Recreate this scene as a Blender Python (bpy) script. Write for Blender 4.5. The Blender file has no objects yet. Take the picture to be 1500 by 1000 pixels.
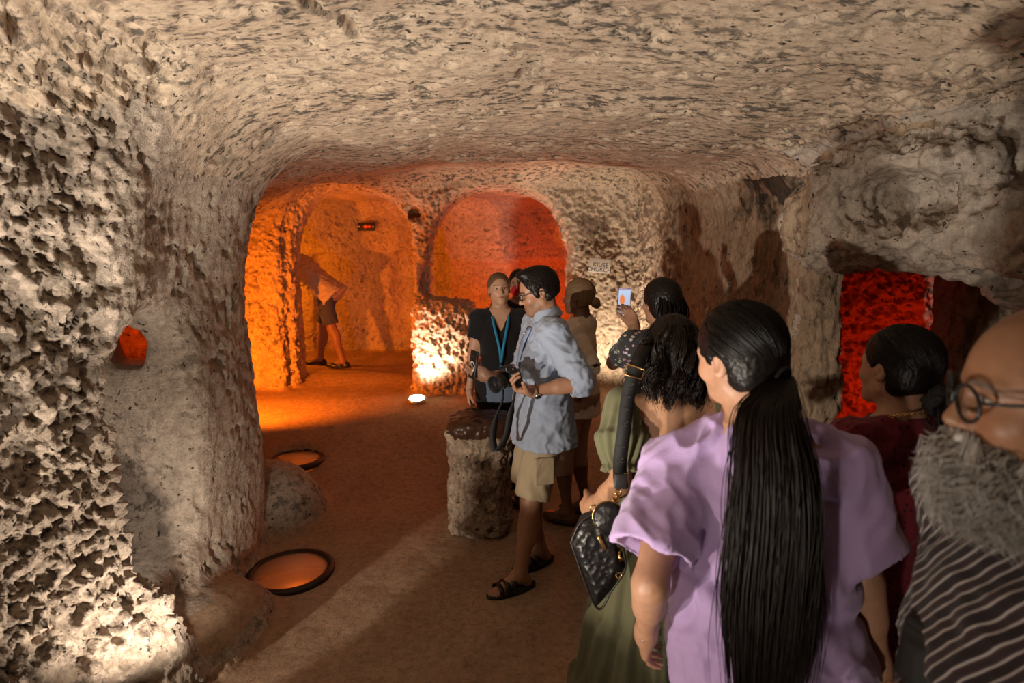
import bpy, math, random
import numpy as np
from mathutils import Vector, Matrix

# ------------------------------------------------------------------ scene, camera, world, exposure
sc = bpy.context.scene
COL = sc.collection
random.seed(7)
rng = np.random.default_rng(7)
F32 = np.float32

H_CAM, PITCH, FPX = 1.80, math.radians(8.5), 850.0
cam_d = bpy.data.cameras.new('camera')
cam = bpy.data.objects.new('camera', cam_d)
COL.objects.link(cam)
cam.location = (0, 0, H_CAM)
cam.rotation_euler = (math.radians(90) - PITCH, 0, 0)
cam_d.sensor_width = 36.0
cam_d.lens = 36.0 * FPX / 1500.0
cam_d.clip_start = 0.02
cam_d.dof.use_dof = True
cam_d.dof.focus_distance = 3.2
cam_d.dof.aperture_fstop = 3.2
sc.camera = cam

w = bpy.data.worlds.new('world')
sc.world = w
w.use_nodes = True
w.node_tree.nodes['Background'].inputs['Color'].default_value = (0.5, 0.42, 0.36, 1)
w.node_tree.nodes['Background'].inputs['Strength'].default_value = 0.0

sc.view_settings.view_transform = 'Standard'
sc.view_settings.look = 'None'
sc.view_settings.gamma = 1.0
sc.view_settings.use_curve_mapping = False
sc.view_settings.exposure = 0.0


def lamp(name, kind, loc, power, color, size=0.05, target=None, spot=None, blend=0.5):
    d = bpy.data.lights.new(name, kind)
    d.energy = power
    d.color = color
    if kind in ('POINT', 'SPOT'):
        d.shadow_soft_size = size
    if kind == 'AREA':
        d.size = size
    if kind == 'SPOT':
        d.spot_size = math.radians(spot)
        d.spot_blend = blend
    o = bpy.data.objects.new(name, d)
    COL.objects.link(o)
    o.location = loc
    if target is not None:
        o.rotation_euler = (Vector(target) - Vector(loc)).to_track_quat('-Z', 'Y').to_euler()
    return o


WARM = (1.0, 0.84, 0.68)
WARM2 = (1.0, 0.78, 0.56)
ORANGE = (1.0, 0.19, 0.006)
ORANGE2 = (1.0, 0.19, 0.005)
RED = (1.0, 0.075, 0.003)
RED2 = (1.0, 0.030, 0.002)
# floor flood light at the arch pillar (its fixture is built below) and its twin behind the group
lamp('light_pillar', 'SPOT', (-0.945, 5.66, 0.47), 80, WARM2, 0.05, (-0.62, 6.15, 1.25), 84, 0.8)
lamp('light_back_right', 'SPOT', (0.98, 5.45, 0.42), 100, WARM2, 0.05, (1.2, 6.2, 1.5), 110, 0.7)
# low flood light beside the left wall, below the frame
lamp('light_left_wall', 'SPOT', (-1.10, 1.74, 0.30), 50, WARM, 0.03, (-1.58, 2.45, 1.15), 120, 0.5)
# flood light behind on the left whose beam crosses the floor
lamp('light_behind_left', 'SPOT', (-2.62, -0.62, 0.74), 540, WARM, 0.04, (-0.55, 2.85, 0.70), 78, 0.9)
# flood light behind the group
lamp('light_behind_group', 'SPOT', (-0.95, -1.0, 0.70), 78, WARM, 0.06, (0.75, 1.30, 1.25), 46, 0.6)
# unseen fill light added in the left doorway to brighten its jamb
lamp('fill_doorway', 'POINT', (-1.78, 2.27, 0.62), 2.0, (1.0, 0.92, 0.84), 0.04)
# uplighter behind the photographer
lamp('light_behind', 'SPOT', (-1.15, 0.55, 0.25), 370, (1.0, 0.89, 0.76), 0.06, (-0.45, 1.65, 2.5), 95, 0.8)
# orange lamps of the left recess and of the tunnel
lamp('light_recess', 'SPOT', (-2.66, 4.60, 0.80), 360, ORANGE, 0.05, (-2.10, 6.30, 0.85), 104, 0.5)
lamp('light_tunnel', 'POINT', (-3.15, 7.15, 1.50), 48, (1.0, 0.22, 0.007), 0.05)
# red lamps of the niche, the right chamber and the small left hole
lamp('light_niche', 'POINT', (0.38, 6.75, 0.95), 36, RED, 0.05)
lamp('light_right_chamber', 'POINT', (3.1, 4.0, 0.75), 11, RED2, 0.05)
lamp('light_left_hole', 'POINT', (-2.10, 3.12, 1.42), 3.0, RED, 0.03)

# ------------------------------------------------------------------ numpy helpers
_perm = rng.permutation(256).astype(np.int64)
_perm = np.concatenate([_perm, _perm, _perm])
_g = rng.normal(size=(256, 3)); _g /= np.linalg.norm(_g, axis=1)[:, None]
_g = _g.astype(F32)
_rv = rng.random((256, 3)).astype(F32)


def perlin(P):
    P = np.asarray(P, F32)
    i = np.floor(P).astype(np.int64)
    f = P - i
    u = f * f * f * (f * (f * 6 - 15) + 10)
    i &= 255
    out = 0
    for dx in (0, 1):
        wx = u[:, 0] if dx else 1 - u[:, 0]
        a = _perm[i[:, 0] + dx]
        for dy in (0, 1):
            wy = u[:, 1] if dy else 1 - u[:, 1]
            b = _perm[a + i[:, 1] + dy]
            for dz in (0, 1):
                wz = u[:, 2] if dz else 1 - u[:, 2]
                g = _g[_perm[b + i[:, 2] + dz]]
                d = (f[:, 0] - dx) * g[:, 0] + (f[:, 1] - dy) * g[:, 1] + (f[:, 2] - dz) * g[:, 2]
                out = out + wx * wy * wz * d
    return out * 1.6


def fbm(P, octaves=4, gain=0.5, lac=2.03):
    s = 0; a = 1.0
    P = np.asarray(P, F32)
    for k in range(octaves):
        s = s + a * perlin(P + 17.3 * k)
        P = P * lac; a *= gain
    return s


def worley(P):
    P = np.asarray(P, F32)
    i = np.floor(P).astype(np.int64)
    f = P - i
    f1 = np.full(len(P), 9.0, F32); f2 = f1.copy(); idv = np.zeros(len(P), F32)
    for dx in (-1, 0, 1):
        for dy in (-1, 0, 1):
            for dz in (-1, 0, 1):
                h = _perm[_perm[_perm[(i[:, 0] + dx) & 255] + ((i[:, 1] + dy) & 255)] + ((i[:, 2] + dz) & 255)]
                r = _rv[h]
                d = np.sqrt((r[:, 0] + dx - f[:, 0]) ** 2 + (r[:, 1] + dy - f[:, 1]) ** 2 + (r[:, 2] + dz - f[:, 2]) ** 2)
                c = d < f1
                f2 = np.where(c, f1, np.minimum(f2, d))
                idv = np.where(c, r[:, 0], idv)
                f1 = np.where(c, d, f1)
    return f1, f2, idv


def sstep(a, b, x):
    t = np.clip((x - a) / (b - a), 0, 1)
    return t * t * (3 - 2 * t)


def smin(a, b, k):
    if k <= 0: return np.minimum(a, b)
    h = np.maximum(k - np.abs(a - b), 0) / k
    return np.minimum(a, b) - h * h * k * 0.25


def smax(a, b, k):
    return -smin(-a, -b, k)


def surface_nets(F, lo, h):
    """F: field on grid, negative inside. returns verts (world), quads facing outwards (to +F)."""
    nx, ny, nz = F.shape
    s = F < 0
    c = np.zeros((nx - 1, ny - 1, nz - 1), np.int8)
    for dx in (0, 1):
        for dy in (0, 1):
            for dz in (0, 1):
                c += s[dx:nx - 1 + dx, dy:ny - 1 + dy, dz:nz - 1 + dz]
    act = (c > 0) & (c < 8)
    ci = np.argwhere(act)
    n = len(ci)
    idx = np.full(act.shape, -1, np.int32)
    idx[act] = np.arange(n)
    acc = np.zeros((n, 3), F32); cnt = np.zeros(n, F32)
    corners = [(dx, dy, dz) for dx in (0, 1) for dy in (0, 1) for dz in (0, 1)]
    vals = {o: F[ci[:, 0] + o[0], ci[:, 1] + o[1], ci[:, 2] + o[2]] for o in corners}
    for o in corners:
        for ax in range(3):
            if o[ax] == 0:
                q = list(o); q[ax] = 1; q = tuple(q)
                a, b = vals[o], vals[q]
                m = (a < 0) != (b < 0)
                t = np.where(m, a / np.where(m, a - b, 1), 0)
                p = np.array(o, F32)[None, :].repeat(n, 0)
                p[:, ax] += t
                acc += p * m[:, None]; cnt += m
    V = (ci + acc / np.maximum(cnt, 1)[:, None]) * h + np.asarray(lo)
    quads = []
    for ax in range(3):
        sl0 = [slice(1, -1)] * 3; sl1 = [slice(1, -1)] * 3
        sl0[ax] = slice(0, -1); sl1[ax] = slice(1, None)
        a = s[tuple(sl0)]; b = s[tuple(sl1)]
        m = a != b
        e = np.argwhere(m)
        if not len(e): continue
        flip = a[m]
        off = np.array([1, 1, 1]); off[ax] = 0
        e = e + off
        u, v = [k for k in range(3) if k != ax]
        if ax == 1: u, v = v, u
        q = []
        for du, dv in ((0, 0), (1, 0), (1, 1), (0, 1)):
            p = e.copy(); p[:, u] -= du; p[:, v] -= dv
            q.append(idx[p[:, 0], p[:, 1], p[:, 2]])
        q = np.stack(q, 1)
        q = np.where(flip[:, None], q, q[:, ::-1])
        quads.append(q)
    return V.astype(F32), np.concatenate(quads) if quads else np.zeros((0, 4), int)


def vnormals(V, Q):
    n = np.zeros_like(V)
    a = V[Q[:, 2]] - V[Q[:, 0]]; b = V[Q[:, 3]] - V[Q[:, 1]]
    fn = np.cross(a, b)
    for k in range(4):
        for j in range(3):
            n[:, j] += np.bincount(Q[:, k], fn[:, j], len(V)).astype(F32)
    return n / np.maximum(np.linalg.norm(n, axis=1), 1e-12)[:, None]


def relax(V, Q, it=1, f=0.5):
    for _ in range(it):
        s = np.zeros_like(V); c = np.zeros(len(V), F32)
        for k in range(4):
            for m in (1, 3):
                for j in range(3):
                    s[:, j] += np.bincount(Q[:, k], V[Q[:, (k + m) % 4]][:, j], len(V)).astype(F32)
                c += np.bincount(Q[:, k], minlength=len(V))
        V = V * (1 - f) + f * s / np.maximum(c, 1)[:, None]
    return V


def mesh_np(name, V, faces, mat=None, parent=None, smooth=True, colors=None, normals=None):
    """faces: (n,4) or (n,3) int array or list of arrays of both"""
    me = bpy.data.meshes.new(name)
    fl = faces if isinstance(faces, list) else [faces]
    fl = [np.asarray(f, np.int32) for f in fl if len(f)]
    me.vertices.add(len(V)); me.vertices.foreach_set('co', np.asarray(V, F32).ravel())
    loops = np.concatenate([f.ravel() for f in fl])
    sizes = np.concatenate([np.full(len(f), f.shape[1], np.int32) for f in fl])
    starts = np.concatenate([[0], np.cumsum(sizes)[:-1]]).astype(np.int32)
    me.loops.add(len(loops)); me.loops.foreach_set('vertex_index', loops)
    me.polygons.add(len(sizes)); me.polygons.foreach_set('loop_start', starts)
    me.polygons.foreach_set('use_smooth', np.full(len(sizes), smooth))
    me.update(calc_edges=True)
    if colors is not None:
        ca = me.color_attributes.new('Col', 'FLOAT_COLOR', 'POINT')
        c4 = np.ones((len(V), 4), F32); c4[:, :3] = colors
        ca.data.foreach_set('color', c4.ravel())
    if normals is not None:
        me.normals_split_custom_set_from_vertices(np.asarray(normals, F32).tolist())
    o = bpy.data.objects.new(name, me)
    COL.objects.link(o)
    if mat: me.materials.append(mat)
    if parent: o.parent = parent
    return o


def tag(o, label, cat, group=None, kind=None):
    if label: o['label'] = label
    if cat: o['category'] = cat
    if group: o['group'] = group
    if kind: o['kind'] = kind
    return o


def empty(name, loc=(0, 0, 0), rz=0.0):
    o = bpy.data.objects.new(name, None)
    COL.objects.link(o)
    o.location = loc; o.rotation_euler = (0, 0, rz)
    o.empty_display_size = 0.05
    return o


# ------------------------------------------------------------------ materials
def new_mat(name):
    m = bpy.data.materials.new(name); m.use_nodes = True
    nt = m.node_tree
    return m, nt, nt.nodes['Principled BSDF']


def N(nt, t, **kw):
    n = nt.nodes.new(t)
    for k, v in kw.items(): setattr(n, k, v)
    return n


def noise_node(nt, vec, scale, detail=4, rough=0.55):
    n = N(nt, 'ShaderNodeTexNoise')
    n.inputs['Scale'].default_value = scale; n.inputs['Detail'].default_value = detail
    n.inputs['Roughness'].default_value = rough
    nt.links.new(vec, n.inputs['Vector'])
    return n


def ramp(nt, fac, stops):
    r = N(nt, 'ShaderNodeValToRGB')
    el = r.color_ramp.elements
    while len(el) < len(stops): el.new(0.5)
    for e, (p, c) in zip(el, stops):
        e.position = p; e.color = (*c, 1) if len(c) == 3 else c
    nt.links.new(fac, r.inputs['Fac'])
    return r


def mixc(nt, fac, a, b, mode='MIX'):
    m = N(nt, 'ShaderNodeMix', data_type='RGBA', blend_type=mode)
    for s, v in ((m.inputs[0], fac), (m.inputs[6], a), (m.inputs[7], b)):
        if hasattr(v, 'links') or hasattr(v, 'is_output'): nt.links.new(v, s)
        elif isinstance(v, (int, float)): s.default_value = v
        else: s.default_value = (*v, 1)
    return m.outputs[2]


def rock_mat(name, c1, c2, dark, stain=(0.50, 0.62), speck=0.33, bump=1.0, fine=1.0, vscale=(1, 1, 1), stain_amt=0.75, patch=0.5, soot=()):
    m, nt, b = new_mat(name)
    geo = N(nt, 'ShaderNodeNewGeometry')
    mp = N(nt, 'ShaderNodeMapping'); mp.inputs['Scale'].default_value = vscale
    nt.links.new(geo.outputs['Position'], mp.inputs['Vector'])
    P = mp.outputs['Vector']
    n1 = noise_node(nt, P, 3.1, 6, 0.6)
    base = mixc(nt, ramp(nt, n1.outputs['Fac'], [(0.35, (0, 0, 0)), (0.65, (1, 1, 1))]).outputs['Color'], c1, c2)
    n2 = noise_node(nt, P, 1.6, 3, 0.5)
    n3 = noise_node(nt, P, 16, 8, 0.72)
    # soot and lichen stains: fine speckle gated by a broad patch mask
    gate = ramp(nt, n2.outputs['Fac'], [(patch - 0.12, (0, 0, 0)), (patch + 0.14, (1, 1, 1))])
    st = ramp(nt, n3.outputs['Fac'], [(stain[0], (0, 0, 0)), (stain[1], (1, 1, 1))])
    mul = N(nt, 'ShaderNodeMath', operation='MULTIPLY')
    nt.links.new(gate.outputs['Color'], mul.inputs[0]); nt.links.new(st.outputs['Color'], mul.inputs[1])
    mul2 = N(nt, 'ShaderNodeMath', operation='MULTIPLY'); mul2.inputs[1].default_value = stain_amt
    nt.links.new(mul.outputs[0], mul2.inputs[0])
    col = mixc(nt, mul2.outputs[0], base, dark)
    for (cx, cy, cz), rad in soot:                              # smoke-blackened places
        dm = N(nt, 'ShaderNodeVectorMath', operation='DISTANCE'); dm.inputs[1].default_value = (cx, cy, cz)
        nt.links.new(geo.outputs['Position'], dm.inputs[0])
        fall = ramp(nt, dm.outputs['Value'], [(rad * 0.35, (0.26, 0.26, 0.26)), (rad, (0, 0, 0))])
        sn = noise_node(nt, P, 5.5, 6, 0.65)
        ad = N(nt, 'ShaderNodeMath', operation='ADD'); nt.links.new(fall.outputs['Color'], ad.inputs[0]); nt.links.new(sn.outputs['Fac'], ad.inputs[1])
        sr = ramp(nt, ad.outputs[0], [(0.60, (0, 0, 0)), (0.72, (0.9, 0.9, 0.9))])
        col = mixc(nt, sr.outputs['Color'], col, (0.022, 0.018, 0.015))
    # small pits
    n4 = noise_node(nt, P, 34, 3, 0.6)
    sp = ramp(nt, n4.outputs['Fac'], [(speck - 0.05, (1, 1, 1)), (speck + 0.03, (0, 0, 0))])
    col = mixc(nt, sp.outputs['Color'], col, tuple(x * 0.55 for x in dark))
    n5 = noise_node(nt, P, 70, 6, 0.7)
    n6 = noise_node(nt, P, 26, 8, 0.78)
    r6 = ramp(nt, n6.outputs['Fac'], [(0.36, (0.12, 0.12, 0.12)), (0.5, (0.5, 0.5, 0.5)), (0.64, (0.72, 0.72, 0.72))])
    col = mixc(nt, 0.42, col, r6.outputs['Color'], 'OVERLAY')
    col = mixc(nt, 0.28, col, n5.outputs['Fac'], 'OVERLAY')
    nt.links.new(col, b.inputs['Base Color'])
    b.inputs['Roughness'].default_value = 0.9
    b.inputs['Specular IOR Level'].default_value = 0.2
    add = N(nt, 'ShaderNodeMath', operation='ADD')
    nt.links.new(n3.outputs['Fac'], add.inputs[0])
    m5 = N(nt, 'ShaderNodeMath', operation='MULTIPLY'); m5.inputs[1].default_value = 0.35 * fine
    nt.links.new(n5.outputs['Fac'], m5.inputs[0]); nt.links.new(m5.outputs[0], add.inputs[1])
    sub = N(nt, 'ShaderNodeMath', operation='SUBTRACT')
    nt.links.new(add.outputs[0], sub.inputs[0])
    m6 = N(nt, 'ShaderNodeMath', operation='MULTIPLY'); m6.inputs[1].default_value = 0.6
    nt.links.new(sp.outputs['Color'], m6.inputs[0]); nt.links.new(m6.outputs[0], sub.inputs[1])
    bp = N(nt, 'ShaderNodeBump'); bp.inputs['Strength'].default_value = 0.8
    bp.inputs['Distance'].default_value = 0.022 * bump
    nt.links.new(sub.outputs[0], bp.inputs['Height'])
    nt.links.new(bp.outputs['Normal'], b.inputs['Normal'])
    return m


def plain_mat(name, color, rough=0.6, metal=0.0, spec=0.4, bump=None, var=0.0, sheen=0.0, emit=None, alpha=None, coat=0.0):
    m, nt, b = new_mat(name)
    b.inputs['Roughness'].default_value = rough; b.inputs['Metallic'].default_value = metal
    b.inputs['Specular IOR Level'].default_value = spec
    b.inputs['Coat Weight'].default_value = coat
    if sheen: b.inputs['Sheen Weight'].default_value = sheen
    tc = N(nt, 'ShaderNodeTexCoord')
    n = noise_node(nt, tc.outputs['Object'], 22, 5, 0.6)
    d = tuple(c * (1 - var) for c in color); l = tuple(min(1, c * (1 + var)) for c in color)
    nt.links.new(mixc(nt, n.outputs['Fac'], d, l), b.inputs['Base Color'])
    if bump:
        n2 = noise_node(nt, tc.outputs['Object'], bump[0], 5, 0.6)
        bp = N(nt, 'ShaderNodeBump'); bp.inputs['Distance'].default_value = bump[1]; bp.inputs['Strength'].default_value = 0.6
        nt.links.new(n2.outputs['Fac'], bp.inputs['Height']); nt.links.new(bp.outputs['Normal'], b.inputs['Normal'])
    if emit:
        b.inputs['Emission Color'].default_value = (*emit[0], 1); b.inputs['Emission Strength'].default_value = emit[1]
    return m


M_ROCK = rock_mat('tuff_wall', (0.46, 0.37, 0.29), (0.35, 0.27, 0.205), (0.055, 0.047, 0.04), stain=(0.50, 0.60), bump=1.0)
M_ROCKL = rock_mat('tuff_chipped', (0.50, 0.415, 0.335), (0.36, 0.29, 0.23), (0.055, 0.047, 0.04), stain=(0.50, 0.60), bump=1.5, stain_amt=0.8)
M_CEIL = rock_mat('tuff_ceiling', (0.50, 0.40, 0.30), (0.41, 0.315, 0.23), (0.075, 0.065, 0.055), stain=(0.50, 0.58), bump=0.34, speck=0.365, vscale=(0.8, 1.5, 1), patch=0.40, fine=2.0, stain_amt=0.95)
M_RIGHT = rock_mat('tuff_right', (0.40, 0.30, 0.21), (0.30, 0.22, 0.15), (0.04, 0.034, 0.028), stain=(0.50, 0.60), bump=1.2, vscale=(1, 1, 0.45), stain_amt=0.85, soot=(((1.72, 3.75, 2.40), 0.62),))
M_BACK = rock_mat('tuff_back', (0.56, 0.46, 0.36), (0.44, 0.34, 0.25), (0.06, 0.052, 0.05), stain=(0.50, 0.60), bump=1.3)
M_CHAMBER = rock_mat('tuff_chamber', (0.50, 0.42, 0.35), (0.40, 0.33, 0.27), (0.06, 0.05, 0.045), stain=(0.54, 0.66), bump=0.8, stain_amt=0.55)
M_OVER = rock_mat('tuff_overhang', (0.46, 0.40, 0.34), (0.36, 0.30, 0.245), (0.08, 0.07, 0.06), stain=(0.54, 0.66), bump=0.9, stain_amt=0.6)
M_FLOOR = rock_mat('trodden_floor', (0.36, 0.25, 0.165), (0.30, 0.20, 0.13), (0.16, 0.11, 0.075), stain=(0.5, 0.75), bump=0.35, speck=0.24, fine=0.8)

# ------------------------------------------------------------------ the cave: one signed field, meshed, split by place
h = 0.036
lo = np.array([-4.0, -2.3, -0.55]); hi = np.array([4.0, 8.6, 2.95])
xs, ys, zs = (np.arange(lo[k], hi[k], h).astype(F32) for k in range(3))
X = xs[:, None, None]; Y = ys[None, :, None]; Z = zs[None, None, :]


def poly2d(pts, x, y):
    d = None; inside = None
    n = len(pts)
    for i in range(n):
        ax, ay = pts[i]; bx, by = pts[(i + 1) % n]
        ex, ey = bx - ax, by - ay
        wx, wy = x - ax, y - ay
        t = np.clip((wx * ex + wy * ey) / (ex * ex + ey * ey), 0, 1)
        dd = (wx - ex * t) ** 2 + (wy - ey * t) ** 2
        c1 = y >= ay; c2 = y < by; c3 = ex * wy > ey * wx
        fl = (c1 & c2 & c3) | (~c1 & ~c2 & ~c3)
        d = dd if d is None else np.minimum(d, dd)
        inside = fl if inside is None else inside ^ fl
    return np.where(inside, -1, 1) * np.sqrt(d)


def ell_f(c, r, x=None, y=None, z=None):
    x = X if x is None else x; y = Y if y is None else y; z = Z if z is None else z
    k0 = np.sqrt(((x - c[0]) / r[0]) ** 2 + ((y - c[1]) / r[1]) ** 2 + ((z - c[2]) / r[2]) ** 2)
    return (k0 - 1) * min(r)


def box_f(c, r, rd=0.05):
    dx = np.abs(X - c[0]) - (r[0] - rd); dy = np.abs(Y - c[1]) - (r[1] - rd); dz = np.abs(Z - c[2]) - (r[2] - rd)
    return np.sqrt(np.maximum(dx, 0) ** 2 + np.maximum(dy, 0) ** 2 + np.maximum(dz, 0) ** 2) + np.minimum(np.maximum(dx, np.maximum(dy, dz)), 0) - rd


def arch_f(xc, wdt, zsp, rise, y0, y1):
    """arched tunnel along y: half width wdt, straight to zsp, then elliptic top of height rise"""
    v = np.maximum(Z - zsp, 0) * (wdt / rise)
    d = np.sqrt((X - xc) ** 2 + v ** 2) - wdt
    return np.maximum(d, np.abs(Y - 0.5 * (y0 + y1)) - 0.5 * (y1 - y0))


def floor_z(x, y):
    return 0.36 * sstep(3.9, 5.8, y) + 0.08 * sstep(6.2, 6.6, y)


plan = [(-2.9, -2.2), (2.3, -2.2), (2.3, 1.0), (2.12, 2.2), (1.80, 3.3), (1.52, 4.3), (1.36, 5.3), (1.32, 6.15), (-3.1, 6.15),
        (-3.1, 4.1), (-1.85, 3.72), (-1.56, 3.45), (-1.50, 3.1), (-1.52, 2.6), (-1.48, 2.22), (-1.98, 1.45), (-2.5, 0.6), (-2.9, -0.4)]
p2 = poly2d(plan, X, Y)
lean = 0.19 * np.clip((1.45 - Z) / 1.1, 0, 1) ** 1.1 * sstep(2.34, 2.12, Y) * sstep(-0.6, -1.2, X) * sstep(0.9, 1.5, Y)
lean = lean + 0.22 * np.clip((Z - 1.5) / 1.0, 0, 1) ** 2 * sstep(4.0, 3.0, Y) * sstep(-0.6, -1.2, X)
side = p2 + lean
zc = 2.52 - 0.05 * X ** 2 + 0.05 * np.sin(Y * 1.3 + 0.4) - 0.05 * sstep(2.2, 1.0, Y) + 0.10 * sstep(4.5, 6.0, Y)
V_ = smax(side, Z - zc, 0.42)
# openings of the back wall and what lies behind
V_ = smin(V_, arch_f(-1.70, 0.66, 1.86, 0.62, 5.9, 6.9), 0.05)
V_ = smin(V_, arch_f(-1.74, 0.72, 1.88, 0.66, 5.9, 6.27), 0.03)
ch = smax(box_f((-2.05, 7.30, 1.2), (1.15, 0.72, 1.5), 0.2), Z - 2.52, 0.3)
V_ = smin(V_, ch, 0.06)
V_ = smin(V_, np.maximum(box_f((-1.8, 7.5, 1.0), (0.95, 0.62, 0.82), 0.08), -(Z + 9)), 0.03)     # ledge of the far wall
V_ = smin(V_, box_f((-3.3, 7.15, 1.25), (0.8, 0.42, 0.92), 0.25), 0.05)                          # tunnel to the left
V_ = smin(V_, ell_f((-1.52, 8.1, 1.35), (0.16, 0.12, 0.5)), 0.04)
V_ = smin(V_, arch_f(-0.135, 0.75, 1.72, 0.74, 5.9, 7.0), 0.05)
V_ = smin(V_, arch_f(-0.135, 0.79, 1.72, 0.78, 5.9, 6.24), 0.02)
ni = smax(box_f((-0.13, 7.0, 1.2), (0.86, 0.62, 1.5), 0.22), Z - 2.5, 0.3)
V_ = smin(V_, ni, 0.06)
V_ = smin(V_, box_f((-0.1, 7.15, 1.0), (0.84, 0.58, 0.70), 0.08), 0.03)
V_ = smin(V_, ell_f((-0.78, 7.35, 1.88), (0.15, 0.3, 0.3)), 0.04)                                 # hollow in the niche
V_ = smin(V_, np.maximum(np.sqrt((X + 1.02) ** 2 + (Z - 2.22) ** 2) - 0.075, np.abs(Y - 6.15) - 0.28), 0.02)   # round hole
V_ = smin(V_, box_f((-0.94, 6.15, 1.55), (0.05, 0.16, 0.16), 0.04), 0.03)
V_ = smin(V_, box_f((1.0, 6.15, 1.995), (0.125, 0.05, 0.105), 0.012), 0.01)                       # square patch above the sign
V_ = smin(V_, ell_f((1.42, 5.7, 1.84), (0.14, 0.06, 0.12)), 0.02)
# doorway of the left wall, its deep niche and the small hole beyond
dv = np.maximum(Z - 1.22, 0) * 0.8
dz_ = np.maximum(0.72 - Z, 0) * 0.6
door = np.maximum(np.sqrt((Y - 2.43) ** 2 + dv ** 2 + dz_ ** 2) - 0.27, np.abs(X + 1.65) - 0.42)
V_ = smin(V_, door, 0.10)
V_ = smin(V_, box_f((-1.84, 2.88, 1.40), (0.105, 0.24, 0.125), 0.012), 0.006)
V_ = smin(V_, box_f((-2.15, 3.12, 1.40), (0.30, 0.26, 0.3), 0.06), 0.02)
# alcove of the right wall, its doorway and the red chamber
V_ = smin(V_, box_f((2.45, 2.72, 0.75), (0.85, 0.72, 1.22), 0.12), 0.10)
V_ = smin(V_, box_f((2.34, 3.5, 0.7), (0.36, 0.4, 1.22), 0.06), 0.03)
V_ = smin(V_, box_f((2.75, 4.20, 0.9), (0.80, 0.43, 1.25), 0.15), 0.04)
# rock that stays: parapet, mounds, pillar foot, overhang
def keep(V, d, k): return smax(V, -d, k)
V_ = keep(V_, box_f((-0.71, 6.15, 0.55), (0.33, 0.27, 0.78), 0.12) + 0.012 * np.sin(X * 9), 0.06)
V_ = keep(V_, ell_f((-1.72, 3.84, -0.05), (0.42, 0.36, 0.42)), 0.12)
V_ = keep(V_, box_f((-2.2, 2.40, 0.06), (0.66, 0.55, 0.32), 0.08), 0.10)
V_ = keep(V_, ell_f((-1.40, 2.50, -0.05), (0.24, 0.42, 0.27)), 0.12)
# unseen low rock added beside the photographer to cut the lamp's beam
bx_, by_ = (-1.72, 0.95), (-1.25, -1.2)
tt = np.clip(((X - bx_[0]) * (by_[0] - bx_[0]) + (Y - bx_[1]) * (by_[1] - bx_[1])) / ((by_[0] - bx_[0]) ** 2 + (by_[1] - bx_[1]) ** 2), 0, 1)
beam_block = np.sqrt((X - bx_[0] - tt * (by_[0] - bx_[0]) - 0.14) ** 2 + (Y - bx_[1] - tt * (by_[1] - bx_[1])) ** 2) - 0.14
V_ = keep(V_, np.maximum(beam_block, Z - 0.66), 0.02)
V_ = keep(V_, ell_f((2.15, 2.62, 2.04), (0.80, 0.52, 0.36)), 0.10)
V_ = keep(V_, ell_f((2.22, 2.25, 1.84), (0.50, 0.40, 0.29)), 0.08)
V_ = keep(V_, ell_f((2.15, 1.95, 1.90), (0.42, 0.30, 0.24)), 0.08)
V_ = keep(V_, ell_f((1.72, 3.02, 1.98), (0.30, 0.32, 0.28)), 0.10)
V_ = smin(V_, ell_f((1.58, 2.42, 2.02), (0.22, 0.20, 0.11)), 0.07)
V_ = smin(V_, ell_f((1.72, 2.05, 2.10), (0.26, 0.16, 0.05)), 0.05)
V_ = smin(V_, ell_f((1.86, 2.20, 1.70), (0.16, 0.20, 0.09)), 0.05)
# dark hollow high on the left wall
V_ = smin(V_, ell_f((-1.60, 2.50, 2.14), (0.12, 0.19, 0.10)), 0.04)
# niche floor, floor, pits
V_ = smax(V_, 0.62 - Z + 0 * X, 0.04) if False else V_
fl = floor_z(X, Y) + 0.015 * np.sin(X * 3.1 + Y) * np.sin(Y * 2.3)
fl = fl + 0.30 * sstep(6.28, 6.34, Y) * sstep(-0.98, -0.92, X) * sstep(0.95, 0.9, X)
V_ = smax(V_, fl - Z, 0.06)
PITS = [(-1.79, 4.62, 0.20), (-1.27, 3.10, 0.215)]
for px_, py_, r_ in PITS:
    V_ = smin(V_, np.maximum(np.sqrt((X - px_) ** 2 + (Y - py_) ** 2) - r_, np.abs(Z - 0.0) - 0.42), 0.015)

# irregular large undulation
pp = np.stack(np.meshgrid(xs[::4], ys[::4], zs[::4], indexing='ij'), -1).reshape(-1, 3)
und = (fbm(pp * 1.7, 3) * 0.055).reshape(len(xs[::4]), len(ys[::4]), len(zs[::4]))
und = np.repeat(np.repeat(np.repeat(und, 4, 0), 4, 1), 4, 2)[:len(xs), :len(ys), :len(zs)].astype(F32)
for ax in range(3):      # soften the block steps
    for _ in range(2):
        und = (np.roll(und, 2, ax) + und + np.roll(und, -2, ax)) / 3
V_ = V_.astype(F32) + und * np.where(V_ < 0.3, sstep(0.05, 0.5, Z - fl), 0)
V_[0] = V_[-1] = 1; V_[:, 0] = V_[:, -1] = 1; V_[:, :, 0] = V_[:, :, -1] = 1
Vc, Qc = surface_nets(V_.astype(F32), lo, h)
Qc = Qc[:, ::-1]
Vc = relax(Vc, Qc, 2, 0.5)
del V_, und

Nc = vnormals(Vc, Qc)
fc = Vc[Qc].mean(1); fn = Nc[Qc].mean(1)
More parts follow.
